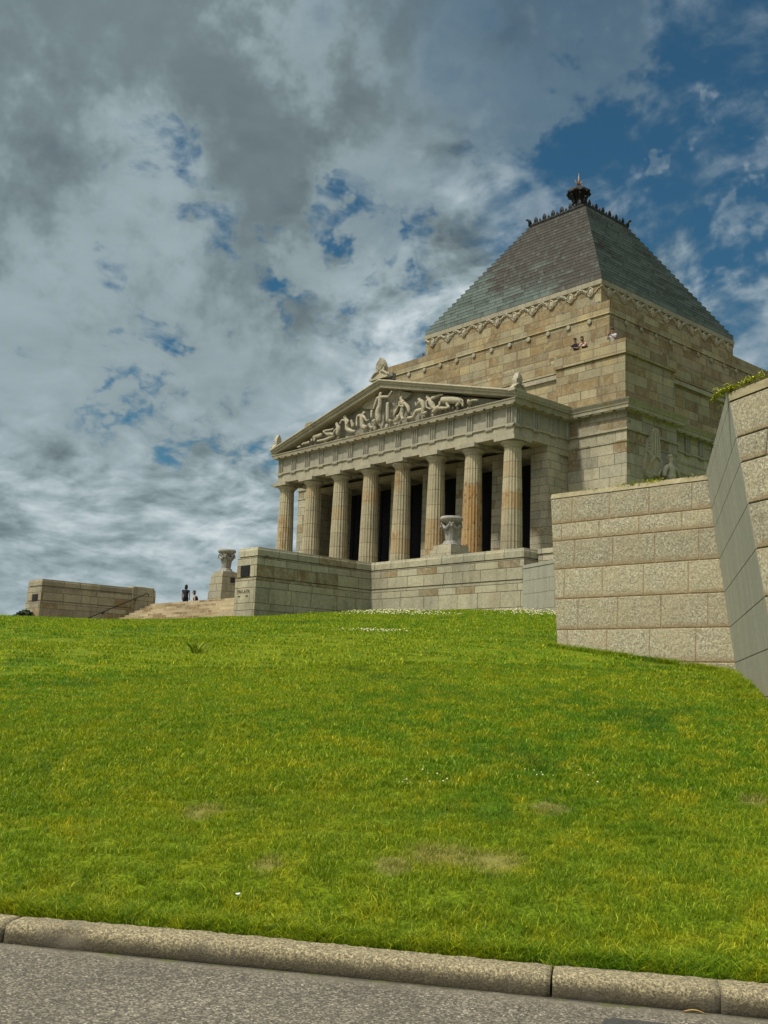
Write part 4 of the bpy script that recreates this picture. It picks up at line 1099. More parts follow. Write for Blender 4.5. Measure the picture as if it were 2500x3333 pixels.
for a0, a1 in zip(js[:-1], js[1:]):
    g = .006 if abs(a1-.5) > .01 else .001
    N = max(2, int((a1-a0)/.035)); rg = []
    lo, hi = a0+(.007 if abs(a0-.5) > .01 else .001), a1-g
    for i in range(N+1):
        a = lo+(hi-lo)*i/N; rr = []
        for j, (b_, z_) in enumerate(prof):
            w = .0035 if 0 < j < 7 else 0
            edge = .012 if i in (0, N) and 0 < j < 7 else 0
            chip = .028 if (abs(a+3.13) < .10 and 1 < j < 4) else 0
            x, y = ab(a, b_+random.uniform(-w, w)*.7+edge*.4+chip*.8); rr.append((x, y, z_+random.uniform(-w, w)-edge*.6-chip*.5+.004*math.sin(a*2.1)))
        rg.append(rr)
    mb.loft(rg)
kb = mb.build('kerb', MK, smooth=True); tag(kb, kind='structure')
# small things on the road
mb = MB(); P0 = np.array([-3.087, 4.955]); pts = []
for i in range(9):
    f = i/8.; w = .008*math.sin(math.pi*f)+.0008; c = P0+UA*(f-.5)*.115+UB*(.010*math.sin(math.pi*f)); pts.append((c, w))
rg = [[(c[0]-UB[0]*w, c[1]-UB[1]*w, .006+.012*math.sin(math.pi*i/8)), (c[0], c[1], .002+.009*math.sin(math.pi*i/8)), (c[0]+UB[0]*w, c[1]+UB[1]*w, .006+.012*math.sin(math.pi*i/8)), (c[0], c[1], .004+.012*math.sin(math.pi*i/8))] for i, (c, w) in enumerate(pts)]
mb.loft(rg); tag(mb.build('fallen_leaf', flat_mat('dry_leaf', (.50, .34, .12), .6), smooth=True), 'curled yellow leaf lying on the asphalt beside the kerb', 'leaf')
mb = MB(); c = np.array([-2.86, 4.66])
def oct_(c, ha, hb, z, k=.05): 
    P = [(-ha, -hb+k), (-ha+k, -hb), (ha-k, -hb), (ha, -hb+k), (ha, hb-k), (ha-k, hb), (-ha+k, hb), (-ha, hb-k)]
    return [(*(c+UA*p[0]+UB*p[1]), z) for p in P]
mb.loft([oct_(c, .46, .14, -.02), oct_(c, .46, .14, .006), oct_(c, .45, .13, .008)]); tag(mb.build('road_plate', flat_mat('dark_grey_plate', (.055, .055, .052), .6, .2, .3, 40.)), 'flat dark grey plate set in the road at the bottom right corner', 'drain cover')  # flat dark slab, flush with the asphalt
mb = MB(); z = float(ground_z(-5.757, 3.982)); mb.ico((-5.757, 3.982, z+.03), .014, 1, (1.3, .9, .5)); mb.ico((-5.742, 3.985, z+.033), .009, 1)
tag(mb.build('paper_scrap', flat_mat('white_paper', (.7, .7, .68), .8)), 'tiny crumpled white paper scrap lying in the grass', 'litter')

# grass blades -------------------------------------------------------------------
def mat_blade():
    m = bpy.data.materials.new('grass_blade'); m.use_nodes = True; nt = m.node_tree; nt.nodes.clear(); t = NT(nt)
    pos = t.n('ShaderNodeNewGeometry').outputs['Position']
    c, d, n2 = grass_colour(t, pos)
    oi = t.n('ShaderNodeObjectInfo').outputs['Random']
    rp = t.white(t.comb(t.n('ShaderNodeNewGeometry').outputs['Random Per Island'], oi, 0.))
    tint = t.ramp(rp, [(0., (.35, .5, .40)), (.25, (.65, .8, .65)), (.55, (1., 1., 1.)), (.8, (1.45, 1.35, 1.1)), (.92, (2.3, 1.8, 1.6)), (1., (3.6, 2.7, 6.0))])
    c = t.mix(1., c, tint, 'MULTIPLY')
    c = t.mix(t.m('MULTIPLY', d, t.m('MULTIPLY', t.m('GREATER_THAN', rp, .35), .75)), c, (.40, .33, .12))
    b = t.n('ShaderNodeBsdfPrincipled'); t.set(b.inputs['Base Color'], c); b.inputs['Roughness'].default_value = .5; b.inputs['Specular IOR Level'].default_value = .25
    tr = t.n('ShaderNodeBsdfTranslucent'); t.set(tr.inputs[0], t.mix(1., c, (1.1, 1.15, .6), 'MULTIPLY'))
    mx = t.n('ShaderNodeMixShader'); mx.inputs[0].default_value = .38
    nt.links.new(b.outputs[0], mx.inputs[1]); nt.links.new(tr.outputs[0], mx.inputs[2])
    out = t.n('ShaderNodeOutputMaterial'); nt.links.new(mx.outputs[0], out.inputs[0]); return m
MBL = mat_blade()
rng = np.random.default_rng(5)
tufts = bpy.data.collections.new('grass_tuft_sources')
def tuft(name, nb, rad, h, w, lean, mat=None):
    V = []; F = []
    for _ in range(nb):
        r = rad*math.sqrt(rng.random()); a = rng.random()*6.283; x, y = r*math.cos(a), r*math.sin(a)
        hh = h*rng.uniform(.55, 1.15); d = rng.random()*6.283; L = hh*lean*rng.uniform(.3, 1.4); dx, dy = math.cos(d)*L, math.sin(d)*L
        o = rng.random()*6.283; wx, wy = math.cos(o)*w*rng.uniform(.6, 1.2), math.sin(o)*w*rng.uniform(.6, 1.2)
        b = len(V)
        for f, k in ((0, 1.), (.45, .85), (.8, .5)):
            px, py, pz = x+dx*f*f, y+dy*f*f, hh*(f-.12*f*f*lean)
            V += [(px-wx*k/2, py-wy*k/2, pz), (px+wx*k/2, py+wy*k/2, pz)]
        V.append((x+dx, y+dy, hh*(1-.22*lean)))
        F += [(b, b+1, b+3, b+2), (b+2, b+3, b+5, b+4), (b+4, b+5, b+6)]
    me = bpy.data.meshes.new(name); me.from_pydata(V, [], F); me.materials.append(mat or MBL)
    o = bpy.data.objects.new(name, me); tufts.objects.link(o); return o
for k in range(3): tuft('a_near_%d' % k, 46, .085, .050, .0042, .8)
for k in range(3): tuft('b_mid_%d' % k, 60, .17, .042, .0065, .8)
for k in range(3): tuft('c_far_%d' % k, 70, .34, .048, .014, .7)
tuft('d_edge_0', 34, .05, .098, .0052, 1.0); tuft('d_edge_1', 30, .05, .080, .0052, 1.3)
pts = []
VD = np.array([-.748, .664])
def scatter(n, r0, r1, half, kinds, smin, smax):
    r = np.sqrt(rng.random(n)*(r1*r1-r0*r0)+r0*r0); th = math.atan2(VD[1], VD[0])+rng.uniform(-half, half, n)
    x, y = r*np.cos(th), r*np.sin(th); b = x*UB[0]+y*UB[1]
    ok = (b > 6.17) & (x > -36.3)
    ok &= ~((y > 15.75) & (x > -12.75)) & ~((x-(-8.9))*.558-(y-15.65)*-.8227*-1 > 1e9)
    x, y = x[ok], y[ok]
    pts.append(np.c_[x, y, ground_z(x, y)-.004, rng.choice(kinds, len(x)), rng.uniform(smin, smax, len(x)), rng.random(len(x))*6.283])
scatter(16500, 5.3, 9.5, .90, [0, 1, 2], .65, 1.05)
scatter(16500, 9.0, 17., .80, [3, 4, 5], .8, 1.3)
scatter(12400, 9.0, 14., .80, [0, 1, 2], .9, 1.3)
scatter(13500, 16.5, 47., .68, [6, 7, 8], .8, 1.25)
n = 3400; a = rng.uniform(-6.5, 4.5, n); b = 6.15+rng.exponential(.10, n)
x, y = ab(a, b); clump = np.sin(a*3.1)+np.sin(a*7.7+1)+rng.normal(0, .8, n) > -1.3
pts.append(np.c_[x, y, ground_z(x, y)-.01, rng.choice([9, 10], n), rng.uniform(.7, 1.15, n), rng.random(n)*6.283][clump])
# uncut fringe along the walls
for (p, q, m_) in [((-12.5, 15.42), (-8.88, 15.58), 240), ((-8.95, 15.5), (-5.9, 11.0), 330)]:
    f = rng.random(m_); x = p[0]+(q[0]-p[0])*f+rng.normal(0, .05, m_)-.05; y = p[1]+(q[1]-p[1])*f-np.abs(rng.normal(0, .07, m_))-.02
    pts.append(np.c_[x, y, ground_z(x, y)-.01, rng.choice([9, 10], m_), rng.uniform(.9, 1.5, m_), rng.random(m_)*6.283])
# scattered taller patches
for (cx, cy, rr, m_) in [(-6.0, 8.3, .8, 260), (-5.3, 8.6, .5, 150), (-9, 9, 1.2, 160), (-4.7, 6.9, .5, 120)]:
    x = cx+rng.normal(0, rr*.6, m_); y = cy+rng.normal(0, rr*.35, m_); pts.append(np.c_[x, y, ground_z(x, y)-.01, rng.choice([9, 10], m_), rng.uniform(.5, .9, m_), rng.random(m_)*6.283])
PT = np.concatenate(pts)
me = bpy.data.meshes.new('grass'); me.from_pydata(PT[:, :3].tolist(), [], [])
for nm, ty, col in (('kind_index', 'INT', PT[:, 3].astype(int)), ('size', 'FLOAT', PT[:, 4]), ('spin', 'FLOAT', PT[:, 5])):
    at = me.attributes.new(nm, ty, 'POINT'); at.data.foreach_set('value', col)
grass = bpy.data.objects.new('grass', me); COL.objects.link(grass); tag(grass, 'bright green lawn grass with yellowish and worn patches', 'grass', kind='stuff')
def instancer(o, coll, name):
    ng = bpy.data.node_groups.new(name, 'GeometryNodeTree')
    ng.interface.new_socket('Geometry', in_out='INPUT', socket_type='NodeSocketGeometry'); ng.interface.new_socket('Geometry', in_out='OUTPUT', socket_type='NodeSocketGeometry')
    N = ng.nodes; gi = N.new('NodeGroupInput'); go = N.new('NodeGroupOutput'); ip = N.new('GeometryNodeInstanceOnPoints'); ci = N.new('GeometryNodeCollectionInfo')
    ci.inputs[0].default_value = coll; ci.inputs[1].default_value = True; ci.inputs[2].default_value = True
    def attr(n, ty):
        a = N.new('GeometryNodeInputNamedAttribute'); a.data_type = ty; a.inputs[0].default_value = n; return a.outputs[0]
    L = ng.links; L.new(gi.outputs[0], ip.inputs['Points']); L.new(ci.outputs[0], ip.inputs['Instance']); ip.inputs['Pick Instance'].default_value = True
    L.new(attr('kind_index', 'INT'), ip.inputs['Instance Index']); L.new(attr('size', 'FLOAT'), ip.inputs['Scale'])
    cx = N.new('ShaderNodeCombineXYZ'); L.new(attr('spin', 'FLOAT'), cx.inputs[2]); L.new(cx.outputs[0], ip.inputs['Rotation']); L.new(ip.outputs[0], go.inputs[0])
    md = o.modifiers.new('scatter', 'NODES'); md.node_group = ng
instancer(grass, tufts, 'grass_scatter')

# clover and daisies ---------------------------------------------------------------
MF = flat_mat('clover_flower', (.72, .66, .42), .7, 0, .2, 60.); MST = flat_mat('flower_stem', (.12, .20, .03), .7)
def flowers(name, spots, n, size, h, label, seed):
    rg_ = random.Random(seed); mb = MB(); st_ = MB()
    for i in range(n):
        cx, cy, rx, ry = spots[i % len(spots)]
        x = cx+rg_.gauss(0, rx); y = cy+rg_.gauss(0, ry); z = float(ground_z(x, y)); hh = h*rg_.uniform(.6, 1.2)
        mb.ico((x, y, z+hh), size*rg_.uniform(.7, 1.2), 1, (1, 1, .8)); st_.tube([(x, y, z), (x+.004, y, z+hh)], .0025+size*.08, 4)
    base = len(mb.v); mb.v += st_.v; mb.f += [[i+base for i in f] for f in st_.f]
    nfl = len(mb.f)-len(st_.f)
    o = mb.build(name, [MF, MST])
    for i, p in enumerate(o.data.polygons):
        if i >= nfl: p.material_index = 1
    tag(o, label, 'flowers', kind='stuff'); return o
flowers('clover_flowers', [(-29.4, 25.6, .9, .5), (-28.0, 25.1, .9, .9), (-26.6, 24.6, .9, .7), (-25.2, 24.2, 1.1, .6)], 300, .022, .12, 'drift of pale yellow flowers on the hilltop before the terrace wall', 1)
flowers('clover_flowers', [(-24.4, 28.6, .7, .5), (-23.4, 27.9, .7, .6), (-22.4, 27.3, .7, .5)], 200, .022, .12, 'pale flowers at the foot of the smooth granite wall on the hilltop', 2)
flowers('clover_flowers', [(-17.9, 15.45, .28, .22), (-17.5, 15.75, .28, .2)], 70, .016, .07, 'small patch of pale flowers in the middle of the slope', 3)
flowers('clover_flowers', [(-6.61, 6.18, .06, .05), (-6.45, 6.42, .12, .06), (-5.96, 7.2, .16, .08), (-5.7, 7.47, .12, .08)], 24, .008, .05, 'few tiny white clover heads in the near lawn', 4)

# long grass clump
def clump(loc, n, h, rad, mat, name, label, cat, w=.008):
    V = MB(); rr = random.Random(3)
    for i in range(n):
        a = rr.random()*6.283; r = rad*rr.random()**.7*.35; L = rad*rr.uniform(.3, 1.); hh = h*rr.uniform(.5, 1.1)
        x, y = loc[0]+r*math.cos(a), loc[1]+r*math.sin(a); P = [(x+L*math.cos(a)*f*f, y+L*math.sin(a)*f*f, loc[2]+hh*(f-.25*f*f)) for f in (0, .35, .7, 1.)]
        V.tube(P, [w*.5, w*.5, w*.35, w*.08], 3)
    return tag(V.build(name, mat), label, cat)
zt_ = float(ground_z(-16.28, 10.08))
clump((-16.28, 10.08, zt_-.01), 55, .32, .28, MBL, 'grass_clump', 'tall dark clump of uncut grass on the slope below the steps', 'grass clump', .012)

# creeping plants on the granite wall tops ------------------------------------------
MLV = flat_mat('yellow_green_leaf', (.40, .42, .04), .6, 0, .35, 30.); MLD = flat_mat('dull_green_leaf', (.16, .18, .05), .7, 0, .4, 30.)
def creeper(parent_label, path, n, spread, mat, label, size=.035, droop=.06, seed=1, stems=6):
    rr = random.Random(seed); mb = MB()
    for i in range(n):
        f = rr.random(); k = f*(len(path)-1); j = min(int(k), len(path)-2); g = k-j
        p = [path[j][q]*(1-g)+path[j+1][q]*g for q in range(3)]
        dens = .35+.65*abs(math.sin(f*9+seed)); 
        if rr.random() > dens: continue
        c = (p[0]+rr.gauss(0, spread), p[1]+rr.gauss(0, spread*.6), p[2]+abs(rr.gauss(0, spread*.7))-droop*rr.random())
        s = size*rr.uniform(.5, 1.3); a = rr.random()*6.28; e_ = rr.uniform(-.6, .8)
        u = Vector((math.cos(a), math.sin(a), e_)).normalized()*s; v = Vector((-math.sin(a), math.cos(a), rr.uniform(-.5, .5))).normalized()*s*.5
        C = Vector(c); b = [C-u, C+v, C+u, C-v]; mb.f.append([mb.pt(*q) for q in b]); 
        w = Vector((0, 0, s*.25)); mb.f.append([mb.pt(*q) for q in (C-u*.9, C+w, C+u*.9, C-w)])
    for i in range(stems):
        j = rr.randrange(len(path)); p = path[j]; d = rr.uniform(-.25, .25)
        mb.tube([(p[0], p[1], p[2]-.02), (p[0]+d*.25, p[1]-.02, p[2]+rr.uniform(.02, .06)), (p[0]+d*.5, p[1]-.04, p[2]+rr.uniform(-.03, .07))], .004, 4)
    return tag(mb.build('creeping_plant', mat), label, 'plant', 'plants growing on the granite wall tops')
zt1 = zz[0]+.12
def W1(s, dz=0): p = P1(s, zt1, -.06); return (p[0], p[1], p[2]+dz)
creeper('', [W1(3.2), W1(2.4)], 150, .03, MLD, 'sparse dull green creeper on the left part of the granite wall top', .018, .05, 1, 2)
creeper('', [W1(2.35), W1(1.95), W1(1.55)], 420, .035, MLV, 'bright yellow green creeper below the winged statue on the granite wall', .028, .06, 2, 4)
creeper('', [W1(1.5), W1(.95), W1(.6)], 260, .03, MLD, 'dull green creeper near the right end of the rough granite wall', .022, .05, 3, 6)
TT = T_
pp = [(TT.x-.30, TT.y+.12, TT.z-.03), (TT.x-.12, TT.y+.02, TT.z+.02), (TT.x+.06, TT.y-.02, TT.z+.03), (TT.x+.35, TT.y-.13, TT.z+.04), (TT.x+.62, TT.y-.23, TT.z+.04)]
creeper('', pp, 560, .035, MLV, 'yellow green succulent spilling over the top of the leaning corner wall', .026, .05, 4, 7)
creeper('', [(T_.x+(At.x-T_.x)*f, T_.y+(At.y-T_.y)*f, T_.z) for f in (.15, .5, .9)], 90, .03, MLD, 'few small weeds along the sawn edge of the corner wall', .018, .03, 5, 3)

# far shrub
rr = random.Random(9); tz = 2.2; tb = (-57.0, 24.0)
tr_ = empty('shrub_tree', (tb[0], tb[1], tz), 'small dark green bush just past the far end of the wing wall', 'tree')
mb = MB(); mb.tube([(tb[0], tb[1], tz), (tb[0]+.1, tb[1], tz+1.6), (tb[0], tb[1], tz+2.7)], [.12, .09, .04], 7); mb.build('trunk', flat_mat('bark', (.08, .06, .04), .9), tr_)
mb = MB()
for i in range(1500):
    a = rr.random()*6.28; h = rr.uniform(-1, 1); r = (1-h*h)**.5*rr.uniform(.6, 1.1)*(1+.25*math.sin(a*3+h*4)); C = Vector((tb[0]+r*math.cos(a)*.55, tb[1]+r*math.sin(a)*.55, tz+2.45+h*.62)); s = rr.uniform(.04, .1)
    u = Vector((rr.gauss(0, 1), rr.gauss(0, 1), rr.gauss(0, 1))).normalized()*s; v = u.orthogonal().normalized()*s*.6
    mb.f.append([mb.pt(*q) for q in (C-u, C+v, C+u, C-v)])
mb.build('crown', flat_mat('dark_foliage', (.03, .045, .018), .8, 0, .5, 4.), tr_)

# ------------------------------------------------------------------ people
SK = flat_mat('skin', (.42, .25, .17), .6, 0, .08); SKD = flat_mat('tanned_skin', (.36, .20, .13), .6, 0, .08)
def person(foot, yaw, label, shirt, trouser, hair, H=1.7, lean=0., arms='down', seated=False, longhair=False, skin=SK, sleeves='short', glasses=False, mark=False):
    k = H/1.7; fx, fy, fz = foot; c, s = math.cos(yaw), math.sin(yaw)
    T = lambda x, y, z: (fx+k*(c*x-s*y), fy+k*(s*x+c*y), fz+k*z)
    R = empty('person', foot, label, 'person')
    L = lambda z: -lean*max(0, z-.95)
    hipz = .46 if seated else .92; dz = hipz-.92
    tor = lambda x, y, z, r: (x, y+L(z), z+dz, r)
    torso = [tor(0, 0, .92, .13*k), tor(0, 0, 1.08, .12*k), tor(0, 0, 1.28, .135*k), tor(0, .0, 1.42, .075*k), tor(0, -.01, 1.49, .05*k), tor(0, -.015, 1.57, .075*k), tor(0, -.02, 1.64, .082*k), tor(0, -.01, 1.70, .045*k)]
    chains = [torso]; legs = []; arm_s = []; 
    for sx in (-1, 1):
        if seated: lg = [tor(0, 0, .92, .13*k), (sx*.10, -.08, hipz, .085*k), (sx*.13, -.48, hipz+.03, .06*k), (sx*.13, -.50, .08, .042*k), (sx*.14, -.66, .04, .035*k)]
        else: lg = [tor(0, 0, .92, .13*k), (sx*.095, 0, .80, .088*k), (sx*.10, -.01, .48, .06*k), (sx*.105, .02, .09, .04*k), (sx*.12, -.14, .035, .036*k)]
        chains.append(lg); legs.append(lg)
        sh = tor(sx*.19, 0, 1.38, .06*k)
        if arms == 'down': el = tor(sx*.25, .02, 1.10, .042*k); ha = tor(sx*.24, -.06, .86, .030*k)
        elif arms == 'lean': el = (sx*.24, -.33+L(1.3)*.3, 1.10+dz, .04*k); ha = (sx*.06, -.50+L(1.3)*.3, 1.10+dz, .03*k)
        else: el = (sx*.24, -.18+L(1.3), 1.12+dz, .04*k); ha = (sx*.07, -.36+L(1.3), 1.26+dz, .03*k)
        chains.append([tor(0, 0, 1.28, .135*k), sh, el, ha])
        arm_s.append([tor(0, 0, 1.28, .135*k), sh, tuple(sh[i]*.35+el[i]*.65 for i in range(3))+(.055*k,)] if sleeves == 'short' else [tor(0, 0, 1.28, .135*k), sh, el, ha])
        d = Vector(ha[:3])-Vector(el[:3]); d.normalize(); u = Vector((1, 0, 0)) if abs(d.x) < .8 else Vector((0, 0, 1)); u = (u-d*u.dot(d)).normalized()
        for q, ln in zip((-.028, -.010, .010, .027), (.075, .085, .08, .065)):
            b = Vector(ha[:3])+d*.05+u*q; e1 = b+d*ln*.5; e2 = e1+d*ln*.35+Vector((0, 0, -.02))
            chains.append([ha, (*b, .011*k), (*e1, .009*k), (*e2, .007*k)])
        b = Vector(ha[:3])+u*.035*sx+d*.01; chains.append([ha, (*b, .011*k), (*(b+d*.035+u*.01*sx), .009*k)])
    skel('body', chains, skin, R, T=T, sub=1)
    if sleeves != 'none': skel('shirt', [[tor(0, 0, .84, .15*k)]+[(x, y, z, r*1.3) for x, y, z, r in torso[:3]]+[tor(0, 0, 1.41, .105*k)]]+[[(x, y, z, r*1.42) for x, y, z, r in a] for a in arm_s], shirt, R, T=T, sub=1)
    else: skel('shirt', [[tor(0, 0, .84, .15*k)]+[(x, y, z, r*1.28) for x, y, z, r in torso[:3]]+[tor(0, 0, 1.37, .11*k)]], shirt, R, T=T, sub=1)
    skel('trousers', [[(x, y, z, r*1.32) for x, y, z, r in l[:4]] for l in legs]+[[torso[0], torso[1]]], trouser, R, T=T, sub=1)
    hx = torso[6]; mb = MB(lambda x, y, z: T(hx[0]+x, hx[1]+y, hx[2]+z))
    mb.ico((0, .022, .035), .112, 2, (.92, .98, .95))
    if longhair:
        mb.ico((0, .055, -.06), .10, 2, (1.0, .65, 1.35)); mb.ico((.07, .02, -.10), .05, 1, (1, .9, 2.2)); mb.ico((-.07, .03, -.08), .045, 1, (1, .9, 2.))
    h_ = mb.build('hair', hair, R, smooth=True)
    mb = MB(lambda x, y, z: T(hx[0]+x, hx[1]+y, hx[2]+z))
    mb.ico((0, -.100, -.035), .016, 1, (.8, 1.2, 1.5)); 
    for sx in (-1, 1): mb.ico((sx*.088, 0, -.03), .02, 1, (.5, 1, 1.4))
    mb.build('face_features', skin, R, smooth=True)
    mb = MB(lambda x, y, z: T(hx[0]+x, hx[1]+y, hx[2]+z))
    if glasses: mb.box(-.07, .07, -.108, -.09, -.02, .012)
    else:
        for sx in (-1, 1): mb.ico((sx*.032, -.082, -.008), .009, 1)
    mb.box(-.022, .022, -.093, -.088, -.075, -.068)
    mb.build('sunglasses' if glasses else 'eyes_and_mouth', flat_mat('dark_eye', (.03, .02, .02), .4), R)
    if arms == 'hold':
        mb = MB(T); mb.box(-.05, .05, -.42+L(1.3), -.37+L(1.3), 1.24+dz, 1.36+dz); tag(mb.build('camera', flat_mat('camera_body', (.02, .02, .02), .4)), 'small black camera held in both hands on the balcony', 'camera')
    if mark:
        mb = MB(T); y = L(1.25)-.165; mb.box(.02, .10, y, y+.03, 1.18, 1.26); mb.build('shirt_print', flat_mat('white_print', (.7, .7, .7), .7), R)
    return R
NAVY = flat_mat('navy_cotton', (.012, .016, .035), .9); BLACK = flat_mat('black_cotton', (.010, .010, .012), .9); PALE = flat_mat('pale_grey_cotton', (.35, .36, .38), .9)
HB = flat_mat('brown_hair', (.05, .028, .015), .7); HD = flat_mat('dark_hair', (.012, .009, .007), .7)
FL = 23.1
person(U(12.95, -16.82, FL), 0.25, 'man in navy shirt leaning on the balcony parapet, left of two', NAVY, BLACK, HD, 1.70, .45, 'lean', skin=SKD)
person(U(13.72, -16.80, FL), -.1, 'woman in black sleeveless top leaning over the balcony parapet', BLACK, BLACK, HB, 1.69, .5, 'lean', longhair=True, sleeves='none', mark=True)
person(U(16.12, -16.82, FL), .05, 'dark haired man in pale shirt at the balcony corner holding a camera', PALE, NAVY, HD, 1.74, .25, 'hold', skin=SKD)
person(U(-16.9, -29.6, 5.84), math.pi+.85, 'person in dark clothes with long hair standing with back turned above the steps', NAVY, BLACK, HD, 1.66, 0., 'down', longhair=True)
person(U(-14.75, -29.9, 5.84), -.9, 'seated person with sunglasses and dark hair just above the steps', BLACK, BLACK, HB, 1.62, .25, 'down', seated=True, longhair=True, glasses=True, sleeves='none')
mb = MB(U); mb.box(-15.4, -14.1, -30.1, -29.3, 5.843, 6.36); tag(mb.build('stone_bench', M['pier'], bevel=.02), 'low stone block seat hidden behind the top step', 'bench')

# ------------------------------------------------------------------ camera, sun, sky
rr_, uu_, ff_ = Vector((.66784, .74344, .03592)), Vector((.10226, -.13946, .98493)), Vector((-.73725, .6541, .16916))
cam = bpy.data.cameras.new('camera'); co = bpy.data.objects.new('camera', cam); COL.objects.link(co)
rr_.normalize(); ff_.normalize(); uu_ = rr_.cross(ff_)
mw = Matrix((rr_, uu_, -ff_)).transposed().to_4x4(); mw.translation = (0, 0, EYE); co.matrix_world = mw
cam.sensor_fit = 'VERTICAL'; cam.sensor_height = 36; cam.sensor_width = 27; cam.lens = 3388.3/3333.33*36; cam.clip_end = 3000; cam.clip_start = .05
scene.camera = co
SUN_AZ, SUN_EL = Vector((-.20, -.98, 0)).normalized(), R_(59)
sd = Vector((SUN_AZ.x*math.cos(SUN_EL), SUN_AZ.y*math.cos(SUN_EL), math.sin(SUN_EL)))
sl = bpy.data.lights.new('sun', 'SUN'); sl.energy = 4.0; sl.angle = R_(4); sl.color = (1., .93, .80)
so_ = bpy.data.objects.new('sun', sl); COL.objects.link(so_); so_.rotation_euler = (-sd).to_track_quat('-Z', 'Y').to_euler()

w = bpy.data.worlds.new('World'); scene.world = w; w.use_nodes = True; w.node_tree.nodes.clear(); t = NT(w.node_tree)
D = t.v('NORMALIZE', t.n('ShaderNodeTexCoord').outputs['Generated']); ds = t.sep(D)
sky = t.n('ShaderNodeTexSky', sky_type='NISHITA'); sky.sun_disc = False; sky.sun_elevation = SUN_EL; sky.sun_rotation = math.atan2(sd.x, sd.y); sky.air_density = 1.; sky.dust_density = .6; sky.ozone_density = 2.
blue = t.v('MULTIPLY', sky.outputs[0], (.028, .058, .062))
zc = t.m('ADD', t.m('MAXIMUM', ds[2], 0.), .30)
p = t.comb(t.m('DIVIDE', ds[0], zc), t.m('DIVIDE', ds[1], zc), 0.)
wv = t.noise(p, 1.6, 3, .5, out=1)
pw = t.v('ADD', p, t.v('SCALE', t.v('SUBTRACT', wv, (.5, .5, .5)), .30))
Dw = t.v('ADD', D, t.v('SCALE', t.v('SUBTRACT', t.noise(D, 8., 5, .62, out=1), (.5, .5, .5)), .13))
def blob(d, k, inner=.2):
    q = t.v('DOT_PRODUCT', Dw, d, out=1)
    return t.mr(q, math.cos(R_(k)), math.cos(R_(k*inner)), 0., 1.)
def mx(a, b): return t.m('MAXIMUM', a, b)
def sc(a, k): return t.m('MULTIPLY', a, k)
gap = mx(mx(sc(blob((-.40, .75, .52), 22, .5), 1.2), sc(blob((-.455, .785, .435), 9, .4), .9)), sc(blob((-.54, .71, .46), 9), .8))
gap = mx(gap, mx(mx(sc(blob((-.775, .525, .352), 11, .35), 1.95), sc(blob((-.825, .455, .345), 9, .3), 1.5)), sc(blob((-.70, .61, .375), 9, .3), 1.2)))
gap = mx(gap, sc(blob((-.87, .36, .33), 12, .2), .3))
thick = mx(mx(blob((-.803, .32, .52), 25, .4), blob((-.70, .44, .57), 17, .4)), blob((-.61, .53, .60), 12))
br = t.noise(pw, 3.4, 6, .5); puff = t.noise(t.v('ADD', pw, (3.1, 1.7, 0)), 9.5, 6, .52, .15); big = t.noise(t.v('ADD', p, (9.6, 3.3, 0)), 1.1, 3, .45)
cells = t.noise(t.v('ADD', pw, (7.3, 2.7, 0)), 24., 5, .55, .1)
wide = t.m('ADD', t.m('MULTIPLY', br, .30), t.m('ADD', t.m('MULTIPLY', puff, .42), t.m('MULTIPLY', cells, .28)))
dens = t.m('ADD', wide, .19)
dens = t.m('ADD', dens, sc(t.m('SUBTRACT', wide, .5), t.m('MULTIPLY', gap, 1.0)))
dens = t.m('SUBTRACT', dens, t.m('MULTIPLY', gap, .235)); dens = t.m('ADD', dens, t.m('MULTIPLY', t.m('SUBTRACT', thick, t.m('MULTIPLY', gap, .06)), .5))
dens = t.m('ADD', dens, sc(blob((-.765, .575, .285), 7), .18))
dens = t.m('ADD', dens, sc(mx(blob((-.43, .83, .355), 6, .3), blob((-.42, .86, .30), 9, .3)), .22))
cover = t.mr(dens, .29, .67)
bright = mx(mx(sc(blob((-.628, .637, .446), 12), 1.1), blob((-.684, .636, .357), 10)), mx(sc(blob((-.445, .82, .365), 9), 1.5), sc(blob((-.875, .375, .30), 16), 1.5)))
bright = mx(bright, sc(blob((-.84, .50, .16), 20), 1.1))
act = t.m('SUBTRACT', 1., t.m('MULTIPLY', thick, .90))
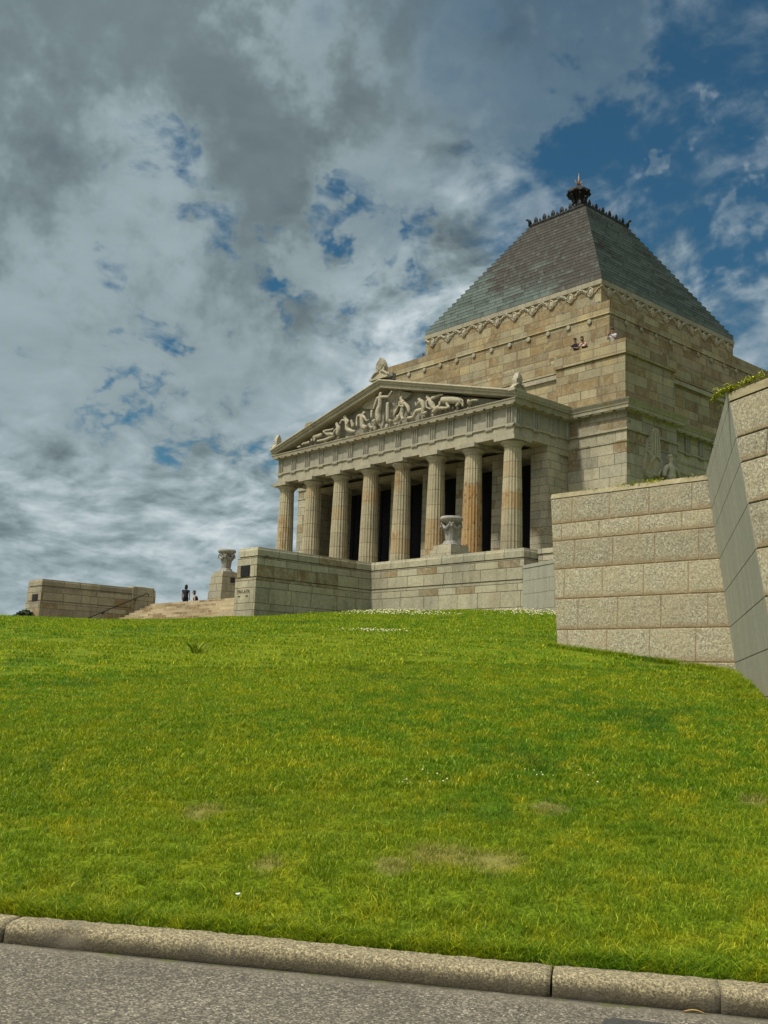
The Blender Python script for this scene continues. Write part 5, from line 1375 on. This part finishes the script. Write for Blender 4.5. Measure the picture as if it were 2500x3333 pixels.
tone = t.m('ADD', sc(t.m('SUBTRACT', puff, .5), 1.7), t.m('ADD', sc(t.m('SUBTRACT', br, .5), 1.2), sc(t.m('SUBTRACT', cells, .5), .9)))
tone = t.m('MULTIPLY', tone, t.m('MULTIPLY', act, t.mr(ds[2], .0, .30, .45, 1.)))
tone = t.m('ADD', tone, t.m('ADD', .45, t.m('MULTIPLY', bright, .24)))
tone = t.m('SUBTRACT', tone, t.m('MULTIPLY', thick, .17))
tone = t.m('ADD', tone, t.m('MULTIPLY', t.m('SUBTRACT', big, .5), .6))
greyR = blob((-.435, .845, .30), 7); tone = t.m('SUBTRACT', tone, sc(greyR, .14))
cc = t.ramp(tone, [(0., (.085, .120, .138)), (.2, (.122, .162, .178)), (.42, (.205, .268, .285)), (.65, (.35, .435, .465)), (.85, (.53, .61, .64)), (1., (.68, .74, .76))])
hz = t.mr(ds[2], .02, .26, 1., 0.)
cc = t.mix(t.m('MULTIPLY', hz, .25), cc, (.31, .38, .385))
cover = t.m('ADD', cover, t.m('MULTIPLY', hz, .35), clamp=True)
thin = sc(blob((-.40, .74, .55), 20, .1), .45)
colr = t.mix(t.m('MULTIPLY', cover, t.m('SUBTRACT', .97, thin)), blue, t.mix(sc(thin, 1.1), cc, (.12, .19, .25)))
# unseen sky glow added round the sun, behind the viewer, to lift shaded faces
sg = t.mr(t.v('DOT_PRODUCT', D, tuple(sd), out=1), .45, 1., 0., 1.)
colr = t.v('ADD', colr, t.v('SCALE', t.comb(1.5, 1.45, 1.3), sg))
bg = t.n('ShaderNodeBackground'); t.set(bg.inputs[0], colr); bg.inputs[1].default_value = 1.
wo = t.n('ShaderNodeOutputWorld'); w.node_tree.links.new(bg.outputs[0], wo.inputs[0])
scene.view_settings.view_transform = 'Standard'; scene.view_settings.look = 'None'; scene.view_settings.exposure = 0; scene.view_settings.gamma = 1
scene.cycles.use_adaptive_sampling = True; scene.cycles.adaptive_threshold = .02
scene.cycles.max_bounces = 5; scene.cycles.diffuse_bounces = 3; scene.cycles.transparent_max_bounces = 4
